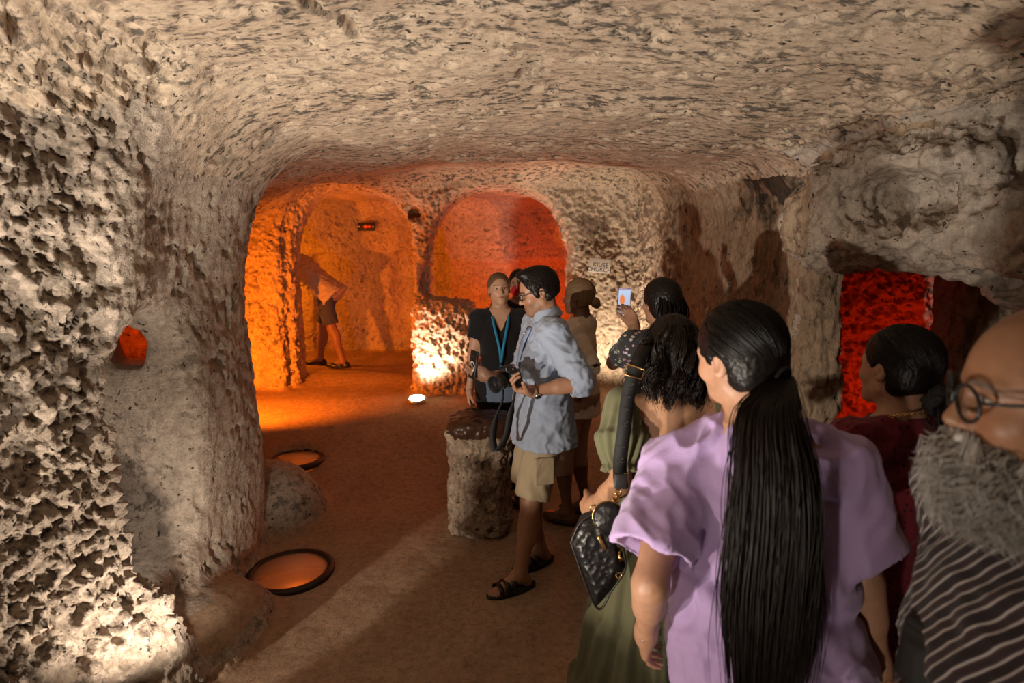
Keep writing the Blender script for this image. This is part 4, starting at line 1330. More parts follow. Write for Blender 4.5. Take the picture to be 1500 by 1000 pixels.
# ---- the man in the light blue shirt -------------------------------------------------
def man_blue():
    loc, hd = (0.165, 3.08, 0.0), 106
    L = lambda p: loc_of(p, loc, hd)
    camp = at(741, 556, 2.80)
    wl = L(at(780, 573, 2.80)); wr = L(at(716, 552, 3.12))
    f = Figure('man in a light blue shirt and khaki shorts holding a phone and a camera', loc, hd, 1.73, 'm', 1.06, head=(-6, -17, 0), bend=(0, 0, -4),
               arms={'L': (wl, (-0.5, -1, -0.7), 'abs'), 'R': (wr, (0.6, -1, -0.6), 'abs')},
               feet={'L': (*L((0.045, 2.93, 0))[:2], 0, -12), 'R': (*L((0.17, 3.20, 0))[:2], 0, -18)},
               skin=(0.36, 0.19, 0.115),
               hand_pose={'L': dict(dir=L(at(752, 566, 2.78)) - L(at(780, 573, 2.80)), palm=rz(hd).T @ v3(-0.35, -0.3, 0.9), curl=[(50, 55, 30)] * 4, thumb=(0.6, 0.6, 0.5)),
                          'R': dict(dir=rz(hd).T @ v3(-0.80, -0.15, 0.45), palm=rz(hd).T @ v3(-0.2, 0.9, 0.35), curl=[(35, 55, 30), (38, 58, 32), (42, 60, 34), (46, 62, 36)], thumb=(0.75, 0.2, 0.65))})
    def stub(q, c):
        m = sstep(-0.035, -0.055, q[:, 2]) * sstep(0.0, 0.03, q[:, 1]) * (np.abs(q[:, 0]) < 0.08)
        return c * (1 - 0.35 * m[:, None])
    f.build_body(SK, 0.009, 0.0036, 0.0032, color_fn=stub)
    f.cap(HAIR_BLACK, 0.010, hairline=0.012, nape=-0.072, groove=0.0025, tie=(0.0, 0.06, 0.13), freq=30,
          extra=[('+', (-0.069, 0.020, 0.010), (0.010, 0.013, 0.040), 0.02), ('+', (0.069, 0.020, 0.010), (0.010, 0.013, 0.040), 0.02), ('+', (0, 0.045, 0.108), (0.052, 0.048, 0.022), 0.03)])
    glasses(f, M_BLACKP, M_LENS, 0.018, 0.8, 0.0026)
    sm = cloth_mat('light_blue_linen', (0.31, 0.37, 0.49), 0.85, 900)[0]
    secs = [(0.80, .214, .170, -.010), (0.86, .208, .162, -.008), (0.98, .198, .152, 0), (1.10, .180, .130, .006), (1.26, .176, .124, .002), (1.36, .172, .112, -.010), (1.43, .135, .086, -.018), (1.485, .075, .062, -.024)]
    ops = tee(f, 0.80, 0.010, 0.9, 0.066, 0.066, secs=secs, neck_r=0.055, neck_y=0.01)
    ops = [o for o in ops]
    for n in 'LR':
        J = f.J; e = J['el' + n]; u = unit(J['wr' + n] - e)
        ops += [('+', rc(J['sh' + n], e, 0.068, 0.064), 0.03), ('+', cc(e - u * 0.02, e + u * 0.035, 0.064, 0.062), 0.02)]
        ops += [('-', cc(e + u * 0.012, e + u * 0.08, 0.048, 0.052), 0.0)]
    arm = f.J['elL']
    sh = sdf_mesh('shirt', ops, 0.0062, sm, f.root, dsum(folds(0.010, (6, 6, 9), 3.0), folds(0.006, (13, 13, 16), 9, octaves=2)))
    for n in 'LR':
        e = f.J['el' + n]; u = unit(f.J['wr' + n] - e)
        co = [('+', cc(e + u * 0.010, e + u * 0.058, 0.066, 0.062), 0.0), ('-', cc(e - u * 0.02, e + u * 0.09, 0.052, 0.050), 0.004)]
        sdf_mesh('cuff', co, 0.005, sm, sh, folds(0.006, (16, 16, 22), 4))
    cl = collar(f, sm, 0.070, 0.052, -14, drop=0.022); cl.parent = sh
    m2 = cloth_mat('blue_placket', (0.25, 0.33, 0.52), 0.8, 900)[0]
    pl = MB().ribbon([surf(f, secs, -0.030, z * f.k, 1, 0.018) for z in np.linspace(1.44, 1.18, 12)], np.interp(np.linspace(0, 1, 12), [0, .3, 1], [0.075, 0.065, 0.03]), 0.006, f.B @ v3(1, 0.0, 0)).build('placket', m2, sh)
    for z in (1.40, 1.32, 1.24, 1.14, 1.04, 0.94):
        p = surf(f, secs, 0.004, z * f.k, 1, 0.020)
        MB().lathe([(0, 0.004), (0.005, 0.004), (0.006, 0.0), (0.006, -0.003)], p, rx(-90), 12).build('button', M_STEEL, sh)
    km = cloth_mat('khaki_cotton', (0.36, 0.29, 0.19), 0.85, 800)[0]
    po = sdf_mesh('shorts', pants(f, 0.93, 0.098, 0.098, 0.92, 0.008), 0.007, km, f.root, folds(0.008, (6, 6, 4), 6))
    kn = f.J['hipL'] + (f.J['knL'] - f.J['hipL']) * 0.52
    sdf_mesh('pocket', [('+', bx(kn + v3(-0.095, 0.0, 0.0), (0.010, 0.055, 0.075), I3, 0.008), 0)], 0.006, km, po, folds(0.003, (14, 14, 14)))
    for n in 'LR': slide_sandal(f, n, M_LEATHER)
    w_ = f.J['wrL']; ax = unit(w_ - f.J['elL']); c = w_ - ax * 0.020
    wb = MB().tube(ring(c, ax, 0.030, 0.004, 24), 0.0045, 8, False, (1, 2.4)).build('watch', M_BROWNL, f.root)
    out = unit(v3(-0.55, 0.0, -0.55)); out = unit(out - ax * (out @ ax))
    R = np.stack([ax, np.cross(out, ax), out], 1)
    MB().lathe([(0, 0.010), (0.016, 0.010), (0.019, 0.007), (0.0195, -0.003), (0.0, -0.003)], c + out * 0.030, R, 24).build('watch_case', M_STEEL, wb)
    MB().lathe([(0, 0.0105), (0.0145, 0.0105), (0.0145, 0.009)], c + out * 0.030, R, 24).build('watch_dial', M_BLACKP, wb)
    return f, camp

def camera_thing(f, c):
    t = empty('camera', c, 0); tag(t, 'black camera with a large round lens held by the man in light blue', 'camera')
    ln = unit(v3(-0.62, -0.76, -0.12)); up_ = unit(v3(-0.25, 0.05, 1.0)); xx = unit(np.cross(ln, up_)); up_ = np.cross(xx, ln)
    R = np.stack([xx, ln, up_], 1)                                # local y = lens axis
    P = lambda a, b, d: R @ v3(a, b, d)
    sdf_mesh('camera_body', [('+', bx(P(0, -0.03, 0), (0.066, 0.020, 0.043), R, 0.010), 0), ('+', bx(P(0, -0.022, 0.048), (0.026, 0.024, 0.018), R, 0.008), 0.02),
                      ('+', bx(P(-0.052, -0.014, -0.005), (0.017, 0.030, 0.040), R, 0.012), 0.015), ('+', el(P(0, -0.056, 0.048), (0.017, 0.008, 0.012), R), 0.004)], 0.0035, M_BLACKP, t)
    Rl = np.stack([xx, -up_, ln], 1)
    lb = MB().lathe([(0.030, -0.015), (0.034, 0.0), (0.0345, 0.022), (0.0375, 0.024), (0.0375, 0.045), (0.0355, 0.047), (0.038, 0.060), (0.043, 0.085), (0.0435, 0.088), (0.041, 0.088), (0.037, 0.066), (0.034, 0.062)], (0, 0, 0), Rl, 36).build('lens_barrel', M_BLACKP, t)
    MB().lathe([(0.034, 0.0620), (0.027, 0.066), (0.016, 0.069), (0.0, 0.0705)], (0, 0, 0), Rl, 32).build('front_glass', M_GLASSBLK, lb)
    MB().lathe([(0.0378, 0.028), (0.0388, 0.029), (0.0388, 0.042), (0.0378, 0.043)], (0, 0, 0), Rl, 36).build('zoom_ring', M_RUBBER, lb)
    MB().lathe([(0.0, 0.010), (0.011, 0.010), (0.012, 0.008), (0.012, 0.0)], P(-0.045, -0.026, 0.042), R, 18).build('mode_dial', M_BLACKP, t)
    g = at(737, 580, 2.78) - c; b1 = at(722, 640, 2.82) - c; b2 = at(727, 660, 2.80) - c; b3 = at(741, 640, 2.78) - c; e2 = at(752, 588, 2.76) - c
    st = MB().ribbon(spline([P(0.066, -0.03, 0.025), g, at(727, 610, 2.80) - c, b1, b2, b3, at(747, 610, 2.77) - c, e2, P(-0.066, -0.03, 0.025)], 44), np.interp(np.linspace(0, 1, 44), [0, .22, .3, .8, .86, 1], [0.010, 0.012, 0.034, 0.034, 0.012, 0.010]), 0.004, (1, 0.35, 0.15)).build('neck_strap', M_WEB, t)
    return t

def phone(name, label, c, R, case, screen=None, size=(0.036, 0.074, 0.0045), ringback=False, group=None):
    """R columns: width, up, screen normal"""
    t = empty(name, c, 0); tag(t, label, 'phone', group)
    MB().box((0, 0, 0), size, R, 0.0035).build('case', case, t)
    X_, U_, Nn = R.T
    MB().box(Nn * (size[2] + 0.0002), (size[0] - 0.003, size[1] - 0.003, 0.0005), R).build('screen', screen or M_GLASSBLK, t, smooth=False)
    b = MB().box(-Nn * (size[2] + 0.001) + U_ * (size[1] - 0.022) + X_ * 0.012, (0.017, 0.018, 0.0012), R, 0.0009).build('camera_bump', case, t)
    for dx, dy in ((0.005, 0.008), (0.005, -0.008), (0.019, 0.0)):
        MB().lathe([(0, 0.0015), (0.005, 0.0015), (0.006, 0.0), (0.006, -0.001)], -Nn * (size[2] + 0.0025) + U_ * (size[1] - 0.022 + dy) + X_ * dx, np.stack([X_, -U_, -Nn], 1), 14).build('camera_lens', M_GLASSBLK, b)
    if ringback:
        MB().tube(ring(-Nn * (size[2] + 0.0012) - U_ * 0.010, Nn, 0.026, 0.002), 0.0022, 6, False).build('magnet_ring', plain_mat('white_ring', (0.8, 0.78, 0.74), 0.4), t)
    return t

# ---- the guide ------------------------------------------------------------------------
def guide():
    loc, hd = (-0.085, 4.08, 0.01), 184
    f = Figure('woman facing us in a black v-neck top with a blue lanyard, hair pulled back', loc, hd, 1.655, 'f', 1.0, head=(4, 9, 3),
               arms={'R': ((0.235, 0.06, 0.88), (0.9, -0.8, 0)), 'L': ((-0.235, 0.10, 0.90), (-0.8, -1, 0))}, skin=(0.50, 0.29, 0.19),
               hand_pose={'R': dict(dir=(0.05, 0.25, -1), palm=(-1, 0.1, 0))})
    f.brow = (0.16, 0.10, 0.06)
    f.build_body(SK, 0.010, 0.0040, 0.0036, hands='R')
    f.cap(HAIR_LB, 0.009, hairline=-0.002, nape=-0.09, tie=(0, -0.11, -0.02))
    g = [f.H((0, -0.10, -0.02)), f.H((0.02, -0.13, -0.08)), f.H((0.045, -0.10, -0.16)), f.H((0.05, -0.085, -0.22))]
    strands_mesh('ponytail', bundle(g, f.Rh[:, 0], f.Rh[:, 1], [0.012, 0.03, 0.032, 0.012], [0.012, 0.025, 0.02, 0.01], 160, 14, 0.003, seed=5), 0.0016, HAIR_LB, f.root)
    bm_ = cloth_mat('black_jersey', (0.010, 0.010, 0.012), 0.85, 900)[0]
    o = tee(f, 0.93, 0.012, 0.55, 0.060, 0.064, neck_r=0.062)
    o.append(('-', rc(f.up((0, 0.10, 1.36)), f.up((0, 0.03, 1.50)), 0.018, 0.075), 0.01))
    top = sdf_mesh('top', o, 0.0075, bm_, f.root, folds(0.006, (7, 7, 6), 2))
    gm = cloth_mat('grey_blue_denim', (0.12, 0.17, 0.26), 0.9, 900)[0]
    sdf_mesh('denim_hem', [('+', f.loft_t([(0.80, .186, .136, -.014), (.92, .184, .130, -.012), (.99, .16, .115, 0)], 0.004), 0)], 0.009, gm, f.root, folds(0.004, (8, 8, 5)))
    sdf_mesh('trousers', pants(f, 1.95, 0.090, 0.062, 0.95, 0.006), 0.010, cloth_mat('black_trousers', (0.012, 0.012, 0.014))[0], f.root)
    for n in 'LR': shoe(f, n, M_LEATHER)
    lm = plain_mat('blue_lanyard', (0.02, 0.22, 0.42), 0.6, bump=(300, 0.0005))
    S = f.torso()
    fr = lambda x, z: surf(f, S, x, z * f.k, 1, 0.020) + f.B @ v3(0, 0.010 if z < 1.4 else 0, 0)
    bust = lambda x, z: fr(x, z) + v3(0, 0.048 * math.exp(-((z - 1.245) / 0.07) ** 2), 0)
    P = spline([f.up((-0.062, -0.01, 1.490)), fr(-0.055, 1.43), bust(-0.035, 1.33), bust(-0.012, 1.22), bust(0, 1.10)], 20)
    P2 = spline([f.up((0.062, -0.01, 1.490)), fr(0.055, 1.43), bust(0.035, 1.33), bust(0.012, 1.22), bust(0, 1.10)], 20)
    ml = MB().ribbon(P, 0.018, 0.002, f.B @ v3(1, 0, 0)).ribbon(P2, 0.018, 0.002, f.B @ v3(1, 0, 0))
    lo_ = ml.build('lanyard', lm, f.root)
    MB().ribbon([bust(0, 1.10), bust(0, 0.98)], 0.020, 0.002, v3(1, 0, 0)).build('lanyard_tail', lm, lo_)
    MB().box(bust(0, 1.105) + v3(0, 0.004, 0), (0.010, 0.004, 0.007), I3, 0.002).build('clip', M_BLACKP, lo_)
    return f

# ---- woman in the cream shirt ---------------------------------------------------------
def woman_cream():
    loc, hd = (0.44, 3.80, 0.0), 66
    L = lambda p: loc_of(p, loc, hd)
    f = Figure('woman in a cream shirt and beige cropped trousers, fair hair in a low bun', loc, hd, 1.635, 'f', 1.06, head=(0, -2, 0),
               arms={'L': (L(at(846, 580, 3.62)), (-0.5, -1, -0.3), 'abs'), 'R': ((0.16, 0.25, 0.98), (0.6, -1, 0))}, skin=(0.17, 0.09, 0.055),
               feet={'L': (-0.10, 0.02, 0, 4), 'R': (0.10, -0.05, 0, -6)})
    f.build_body(SK, 0.010, 0.0042, 0.004, hands='L')
    f.cap(HAIR_BLOND, 0.011, hairline=0.004, nape=-0.085, tie=(0, -0.115, -0.035), freq=26)
    bn = sdf_mesh('hair_bun', [('+', el(f.H((0.0, -0.125, -0.040)), v3(0.036, 0.030, 0.034), f.Rh), 0), ('+', el(f.H((0.01, -0.135, -0.06)), v3(0.022, 0.02, 0.02), f.Rh), 0.01)], 0.004, HAIR_BLOND, f.root, folds(0.005, (30, 30, 30)))
    MB().tube(ring(f.H((0, -0.105, -0.036)), f.Rh[:, 1], 0.024, 0.004), 0.006, 8, False).build('hair_tie', M_ELASTIC, bn)
    cm = cloth_mat('cream_linen', (0.74, 0.66, 0.55), 0.85, 900)[0]
    secs = [(0.80, .188, .138, -.014), (.91, .184, .134, -.012), (1.02, .168, .122, 0), (1.12, .155, .114, .004), (1.24, .158, .114, 0), (1.34, .158, .104, -.008), (1.42, .124, .082, -.016), (1.48, .064, .058, -.022)]
    sh = sdf_mesh('shirt', tee(f, 0.80, 0.006, 1.02, 0.066, 0.064, secs=secs, neck_r=0.055), 0.0075, cm, f.root, dsum(folds(0.008, (6, 6, 7), 13), folds(0.004, (14, 14, 14), 3, octaves=2)))
    for n in 'LR':
        e = f.J['el' + n]; s0 = f.J['sh' + n]; u = unit(e - s0)
        sdf_mesh('cuff', [('+', cc(e - u * 0.035, e + u * 0.012, 0.062, 0.064), 0), ('-', cc(e - u * 0.07, e + u * 0.05, 0.050, 0.052), 0)], 0.006, cm, sh, folds(0.004, (16, 16, 16)))
    c = collar(f, cm, 0.060, 0.045, -14); c.parent = sh
    sdf_mesh('trousers', pants(f, 1.30, 0.100, 0.080, 0.96, 0.010), 0.009, cloth_mat('beige_trousers', (0.36, 0.25, 0.18), 0.9)[0], f.root, folds(0.006, (6, 6, 3), 8))
    for n in 'LR': shoe(f, n, M_BROWNL, 'loafer')
    MB().tube(ring(f.J['wrL'] - unit(f.J['wrL'] - f.J['elL']) * 0.03, f.J['wrL'] - f.J['elL'], 0.028, 0.005), 0.0055, 8, False, (1, 2)).build('wristband', M_RUBBER, f.root)
    MB().lathe([(0, 0.004), (0.004, 0.002), (0.004, -0.002), (0, -0.004)], f.H((-0.082, -0.006, -0.036)), I3, 10).build('earring', M_STEEL, f.root)
    return f

# ---- woman filming with her phone ------------------------------------------------------
def woman_phone():
    loc, hd = (0.735, 2.86, 0.0), 14
    L = lambda p: loc_of(p, loc, hd)
    pc = at(914, 441, 3.18)
    wl = L(at(930, 476, 3.10))
    f = Figure('woman seen from behind with long black hair, filming with a raised phone', loc, hd, 1.675, 'f', 1.0, head=(8, 2, 0),
               arms={'L': (wl, (-0.7, -0.2, -1), 'abs'), 'R': ((0.2, 0.25, 1.0), (0.8, -1, 0))}, skin=(0.27, 0.145, 0.09),
               hand_pose={'L': dict(dir=L(pc) - wl + v3(0, 0, 0.0), palm=rz(hd).T @ v3(-0.7, -0.6, 0.1), curl=(30, 45, 30), thumb=(0.9, 0.3, 0.2))})
    f.build_body(SK, 0.011, 0.005, 0.0036, hands='L')
    f.cap(HAIR_BLACK, 0.014, hairline=0.0, nape=-0.12, ears=False, tie=(0, 0.0, 0.13))
    g = [f.H((0, -0.075, 0.06)), f.H((0, -0.112, -0.02)), f.H((0, -0.105, -0.12)), f.H((0, -0.11, -0.22)), f.H((0.0, -0.115, -0.32))]
    strands_mesh('long_hair', bundle(g, f.Rh[:, 0], f.Rh[:, 1], [0.06, 0.085, 0.085, 0.095, 0.09], [0.02, 0.03, 0.045, 0.04, 0.03], 420, 18, 0.004, 1.6, seed=15), 0.0022, HAIR_BLACK, f.root)
    m, nt, b, col, P = cloth_mat('floral_lace', (0.08, 0.07, 0.07), 0.85)
    vo = N(nt, 'ShaderNodeTexVoronoi'); vo.inputs['Scale'].default_value = 42; nt.links.new(P, vo.inputs['Vector'])
    r = ramp(nt, vo.outputs['Distance'], [(0.28, (1, 1, 1)), (0.36, (0, 0, 0))])
    hsv = mixc(nt, 0.75, vo.outputs['Color'], (0.42, 0.32, 0.28))
    nt.links.new(mixc(nt, r.outputs['Color'], (0.03, 0.03, 0.035), hsv), b.inputs['Base Color'])
    sdf_mesh('floral_top', tee(f, 0.9, 0.014, 0.62, 0.060, 0.066, neck_r=0.07), 0.008, m, f.root, folds(0.006, (8, 8, 6), 21))
    sdf_mesh('trousers', pants(f, 1.95, 0.092, 0.07, 0.96, 0.008), 0.012, cloth_mat('dark_trousers', (0.02, 0.02, 0.025))[0], f.root)
    for n in 'LR': shoe(f, n, M_LEATHER)
    # the phone
    nrm = unit(-(pc - v3(0.1, 0, 1.75)) * v3(1, 1, 0.2)); nrm = unit(v3(0.05, -1, 0.12)); up_ = unit(v3(0.06, 0.12, 1)); xx = unit(np.cross(up_, nrm)); up_ = np.cross(nrm, xx)
    R = np.stack([xx, up_, nrm], 1)
    sm_, nt, b = new_mat('phone_screen_picture')
    tc = N(nt, 'ShaderNodeTexCoord'); mp = N(nt, 'ShaderNodeMapping')
    nt.links.new(tc.outputs['Generated'], mp.inputs['Vector'])
    sx = N(nt, 'ShaderNodeSeparateXYZ'); nt.links.new(mp.outputs['Vector'], sx.inputs[0])
    gr = N(nt, 'ShaderNodeVectorMath', operation='DISTANCE'); gr.inputs[1].default_value = (0.36, 0.5, 0.55)
    cmb = N(nt, 'ShaderNodeCombineXYZ'); nt.links.new(sx.outputs['X'], cmb.inputs['X']); cmb.inputs['Y'].default_value = 0.5; nt.links.new(sx.outputs['Z'], cmb.inputs['Z'])
    nt.links.new(cmb.outputs[0], gr.inputs[0])
    disc = ramp(nt, gr.outputs['Value'], [(0.16, (1, 1, 1)), (0.22, (0, 0, 0))])
    base = ramp(nt, sx.outputs['Z'], [(0.0, (0.01, 0.02, 0.03)), (0.16, (0.02, 0.03, 0.06)), (0.22, (0.25, 0.38, 0.62)), (0.9, (0.45, 0.62, 0.95)), (0.93, (0.05, 0.06, 0.12)), (1.0, (0.5, 0.05, 0.15))])
    nz = noise_node(nt, tc.outputs['Generated'], 7, 3)
    c1 = mixc(nt, nz.outputs['Fac'], base.outputs['Color'], (0.5, 0.5, 0.55))
    c2 = mixc(nt, disc.outputs['Color'], c1, (0.75, 0.20, 0.05))
    nt.links.new(c2, b.inputs['Emission Color']); b.inputs['Emission Strength'].default_value = 1.15
    b.inputs['Base Color'].default_value = (0.01, 0.01, 0.01, 1); b.inputs['Roughness'].default_value = 0.15
    phone('phone', 'phone with a lit screen held up by the woman with black hair', pc, R, M_BLACKP, sm_, size=(0.036, 0.073, 0.0045))
    return f
def poly_prism(poly, o, R, ht, rd=0.01):
    P = np.array(poly, float); o = np.asarray(o, float)
    m = np.abs(P).max() + rd
    cs = np.array([(x, y, z) for x in (-m, m) for y in (-m, m) for z in (-ht, ht)]) @ R.T + o
    def f(x, y, z):
        px, py, pz = x - o[0], y - o[1], z - o[2]
        q = [px * R[0, i] + py * R[1, i] + pz * R[2, i] for i in range(3)]
        d2 = poly2d([tuple(p) for p in P], q[0] + 0 * q[1], q[1] + 0 * q[0]) + rd
        dz_ = np.abs(q[2]) - (ht - rd)
        return np.sqrt(np.maximum(d2, 0) ** 2 + np.maximum(dz_, 0) ** 2) + np.minimum(np.maximum(d2, dz_), 0) - rd
    return cs.min(0), cs.max(0), f

# ---- woman in the green dress ---------------------------------------------------------
def woman_green():
    loc, hd = (0.525, 1.90, 0.0), 4
    L = lambda p: loc_of(p, loc, hd)
    f = Figure('woman seen from behind in an off-shoulder olive dress, wavy dark hair on her bare back', loc, hd, 1.585, 'f', 1.12, head=(-4, -3, 3),
               shrug=0.02, arms={'L': (L(at(868, 738, 1.93)), (0.15, -1, 0), 'abs'), 'R': ((0.26, 0.10, 0.90), (1, -0.8, 0))}, skin=(0.46, 0.25, 0.145), shoulder=0.172,
               hand_pose={'L': dict(palm=(0.9, 0.3, 0), curl=(30, 40, 25))})
    f.build_body(SK, 0.008, 0.0048, 0.0036, hands='L')
    gm = cloth_mat('olive_cotton', (0.125, 0.125, 0.068), 0.85, 800)[0]
    k = f.k
    sec = [(0.95, .205, .150, -.02), (1.05, .175, .128, -.005), (1.11, .160, .118, 0), (1.24, .168, .125, 0), (1.30, .166, .118, -.004)]
    def smock(V):
        return 0.0035 * np.abs(np.sin(V[:, 2] * 150 + 2 * perlin(V * 9))) + 0.003 * perlin(V * np.array([90, 90, 60])) + 0.004 * fbm(V * 8, 2)
    dress = sdf_mesh('dress', [('+', f.loft_t(sec, 0.010), 0), ('+', el(f.up((-0.064, 0.09, 1.235)), v3(.066, .06, .066)), 0.05), ('+', el(f.up((0.064, 0.09, 1.235)), v3(.066, .06, .066)), 0.05)], 0.006, gm, f.root, smock)
    sk = [(0.06, .40, .36, -.05), (0.33, .345, .31, -.04), (0.36, .32, .285, -.04), (0.62, .285, .245, -.03), (0.65, .262, .222, -.03), (0.86, .225, .180, -.02), (1.00, .190, .140, -.01), (1.10, .165, .122, 0)]
    def gather(V):
        a = np.arctan2(V[:, 1], V[:, 0]); R_ = np.sin(a * 17 + 2.5 * perlin(V * 3) + 3 * np.sin(V[:, 2] * 3))
        t = sstep(1.0, 0.5, V[:, 2])
        return 0.015 * t * R_ + 0.006 * np.sin(a * 41 + 3 * perlin(V * 5)) * t + 0.005 * fbm(V * 7, 2)
    sdf_mesh('skirt', [('+', f.loft_t(sk, 0.0, 2.0), 0)], 0.010, gm, dress, gather)
    for n in 'LR':
        J = f.J; s0, e = J['sh' + n], J['el' + n]; u = unit(e - s0); sd = -1 if n == 'L' else 1
        def pleat(V, u=u, s0=s0):
            d = V - s0; t = d @ u; r = d - t[:, None] * u
            a = np.arctan2(r[:, 1], r[:, 0])
            return (0.006 * np.sin(a * 13 + t * 14 + 2 * perlin(V * 10)) + 0.005 * fbm(V * 14, 2)) * sstep(-0.03, 0.09, t)
        o = [('+', rc(s0 + u * 0.0, s0 + u * 0.12, 0.062, 0.074), 0), ('+', cc(s0 + u * 0.11, s0 + u * 0.20, 0.078, 0.056), 0.03)]
        sl = sdf_mesh('puff_sleeve', o, 0.005, gm, dress, pleat)
        rf = [('+', cc(s0 + u * 0.192, s0 + u * 0.220, 0.054, 0.064), 0), ('-', cc(s0 + u * 0.195, s0 + u * 0.24, 0.044, 0.056), 0)]
        def ruf(V, u=u, s0=s0):
            d = V - s0; t = d @ u; r = d - t[:, None] * u
            return 0.005 * np.sin(np.arctan2(r[:, 1], r[:, 0]) * 16) * sstep(0.19, 0.215, t)
        sdf_mesh('sleeve_ruffle', rf, 0.004, gm, sl, ruf)
    f.cap(HAIR_DARK, 0.017, hairline=0.0, nape=-0.13, ears=False, tie=(0, 0.02, 0.13), groove=0.004, freq=24)
    Cs = []
    for i, (x0, x1, d0) in enumerate([(-0.075, -0.11, -0.035), (-0.05, -0.075, -0.085), (-0.02, -0.035, -0.11), (0.015, 0.015, -0.115), (0.045, 0.055, -0.10), (0.075, 0.10, -0.05), (-0.085, -0.12, 0.0), (0.085, 0.12, 0.0)]):
        g = [f.H((x0 * 0.5, d0 * 0.75 - 0.02, 0.105)), f.H((x0, d0 - 0.012, 0.04)), f.H((x0 * 1.08, d0 - 0.022, -0.04)), f.H((x1, d0 - 0.020, -0.105)), f.H((x1 * 1.02, d0 * 0.8 - 0.035, -0.155 - 0.022 * (i % 3)))]
        Cs.append(bundle(g, f.Rh[:, 0], f.Rh[:, 1], [0.02, 0.03, 0.032, 0.036, 0.026], [0.010, 0.016, 0.02, 0.026, 0.02], 95, 26, 0.010, 1.9, seed=40 + i, clump=9, frizz=0.0015))
    strands_mesh('wavy_hair', np.concatenate(Cs), 0.0020, HAIR_DARK, f.root)
    sdf_mesh('sandals', [('+', bx(v3(sd * .1, .05, .012), v3(.05, .13, .012)), 0) for sd in (-1, 1)], 0.01, M_BROWNL, f.root)
    return f

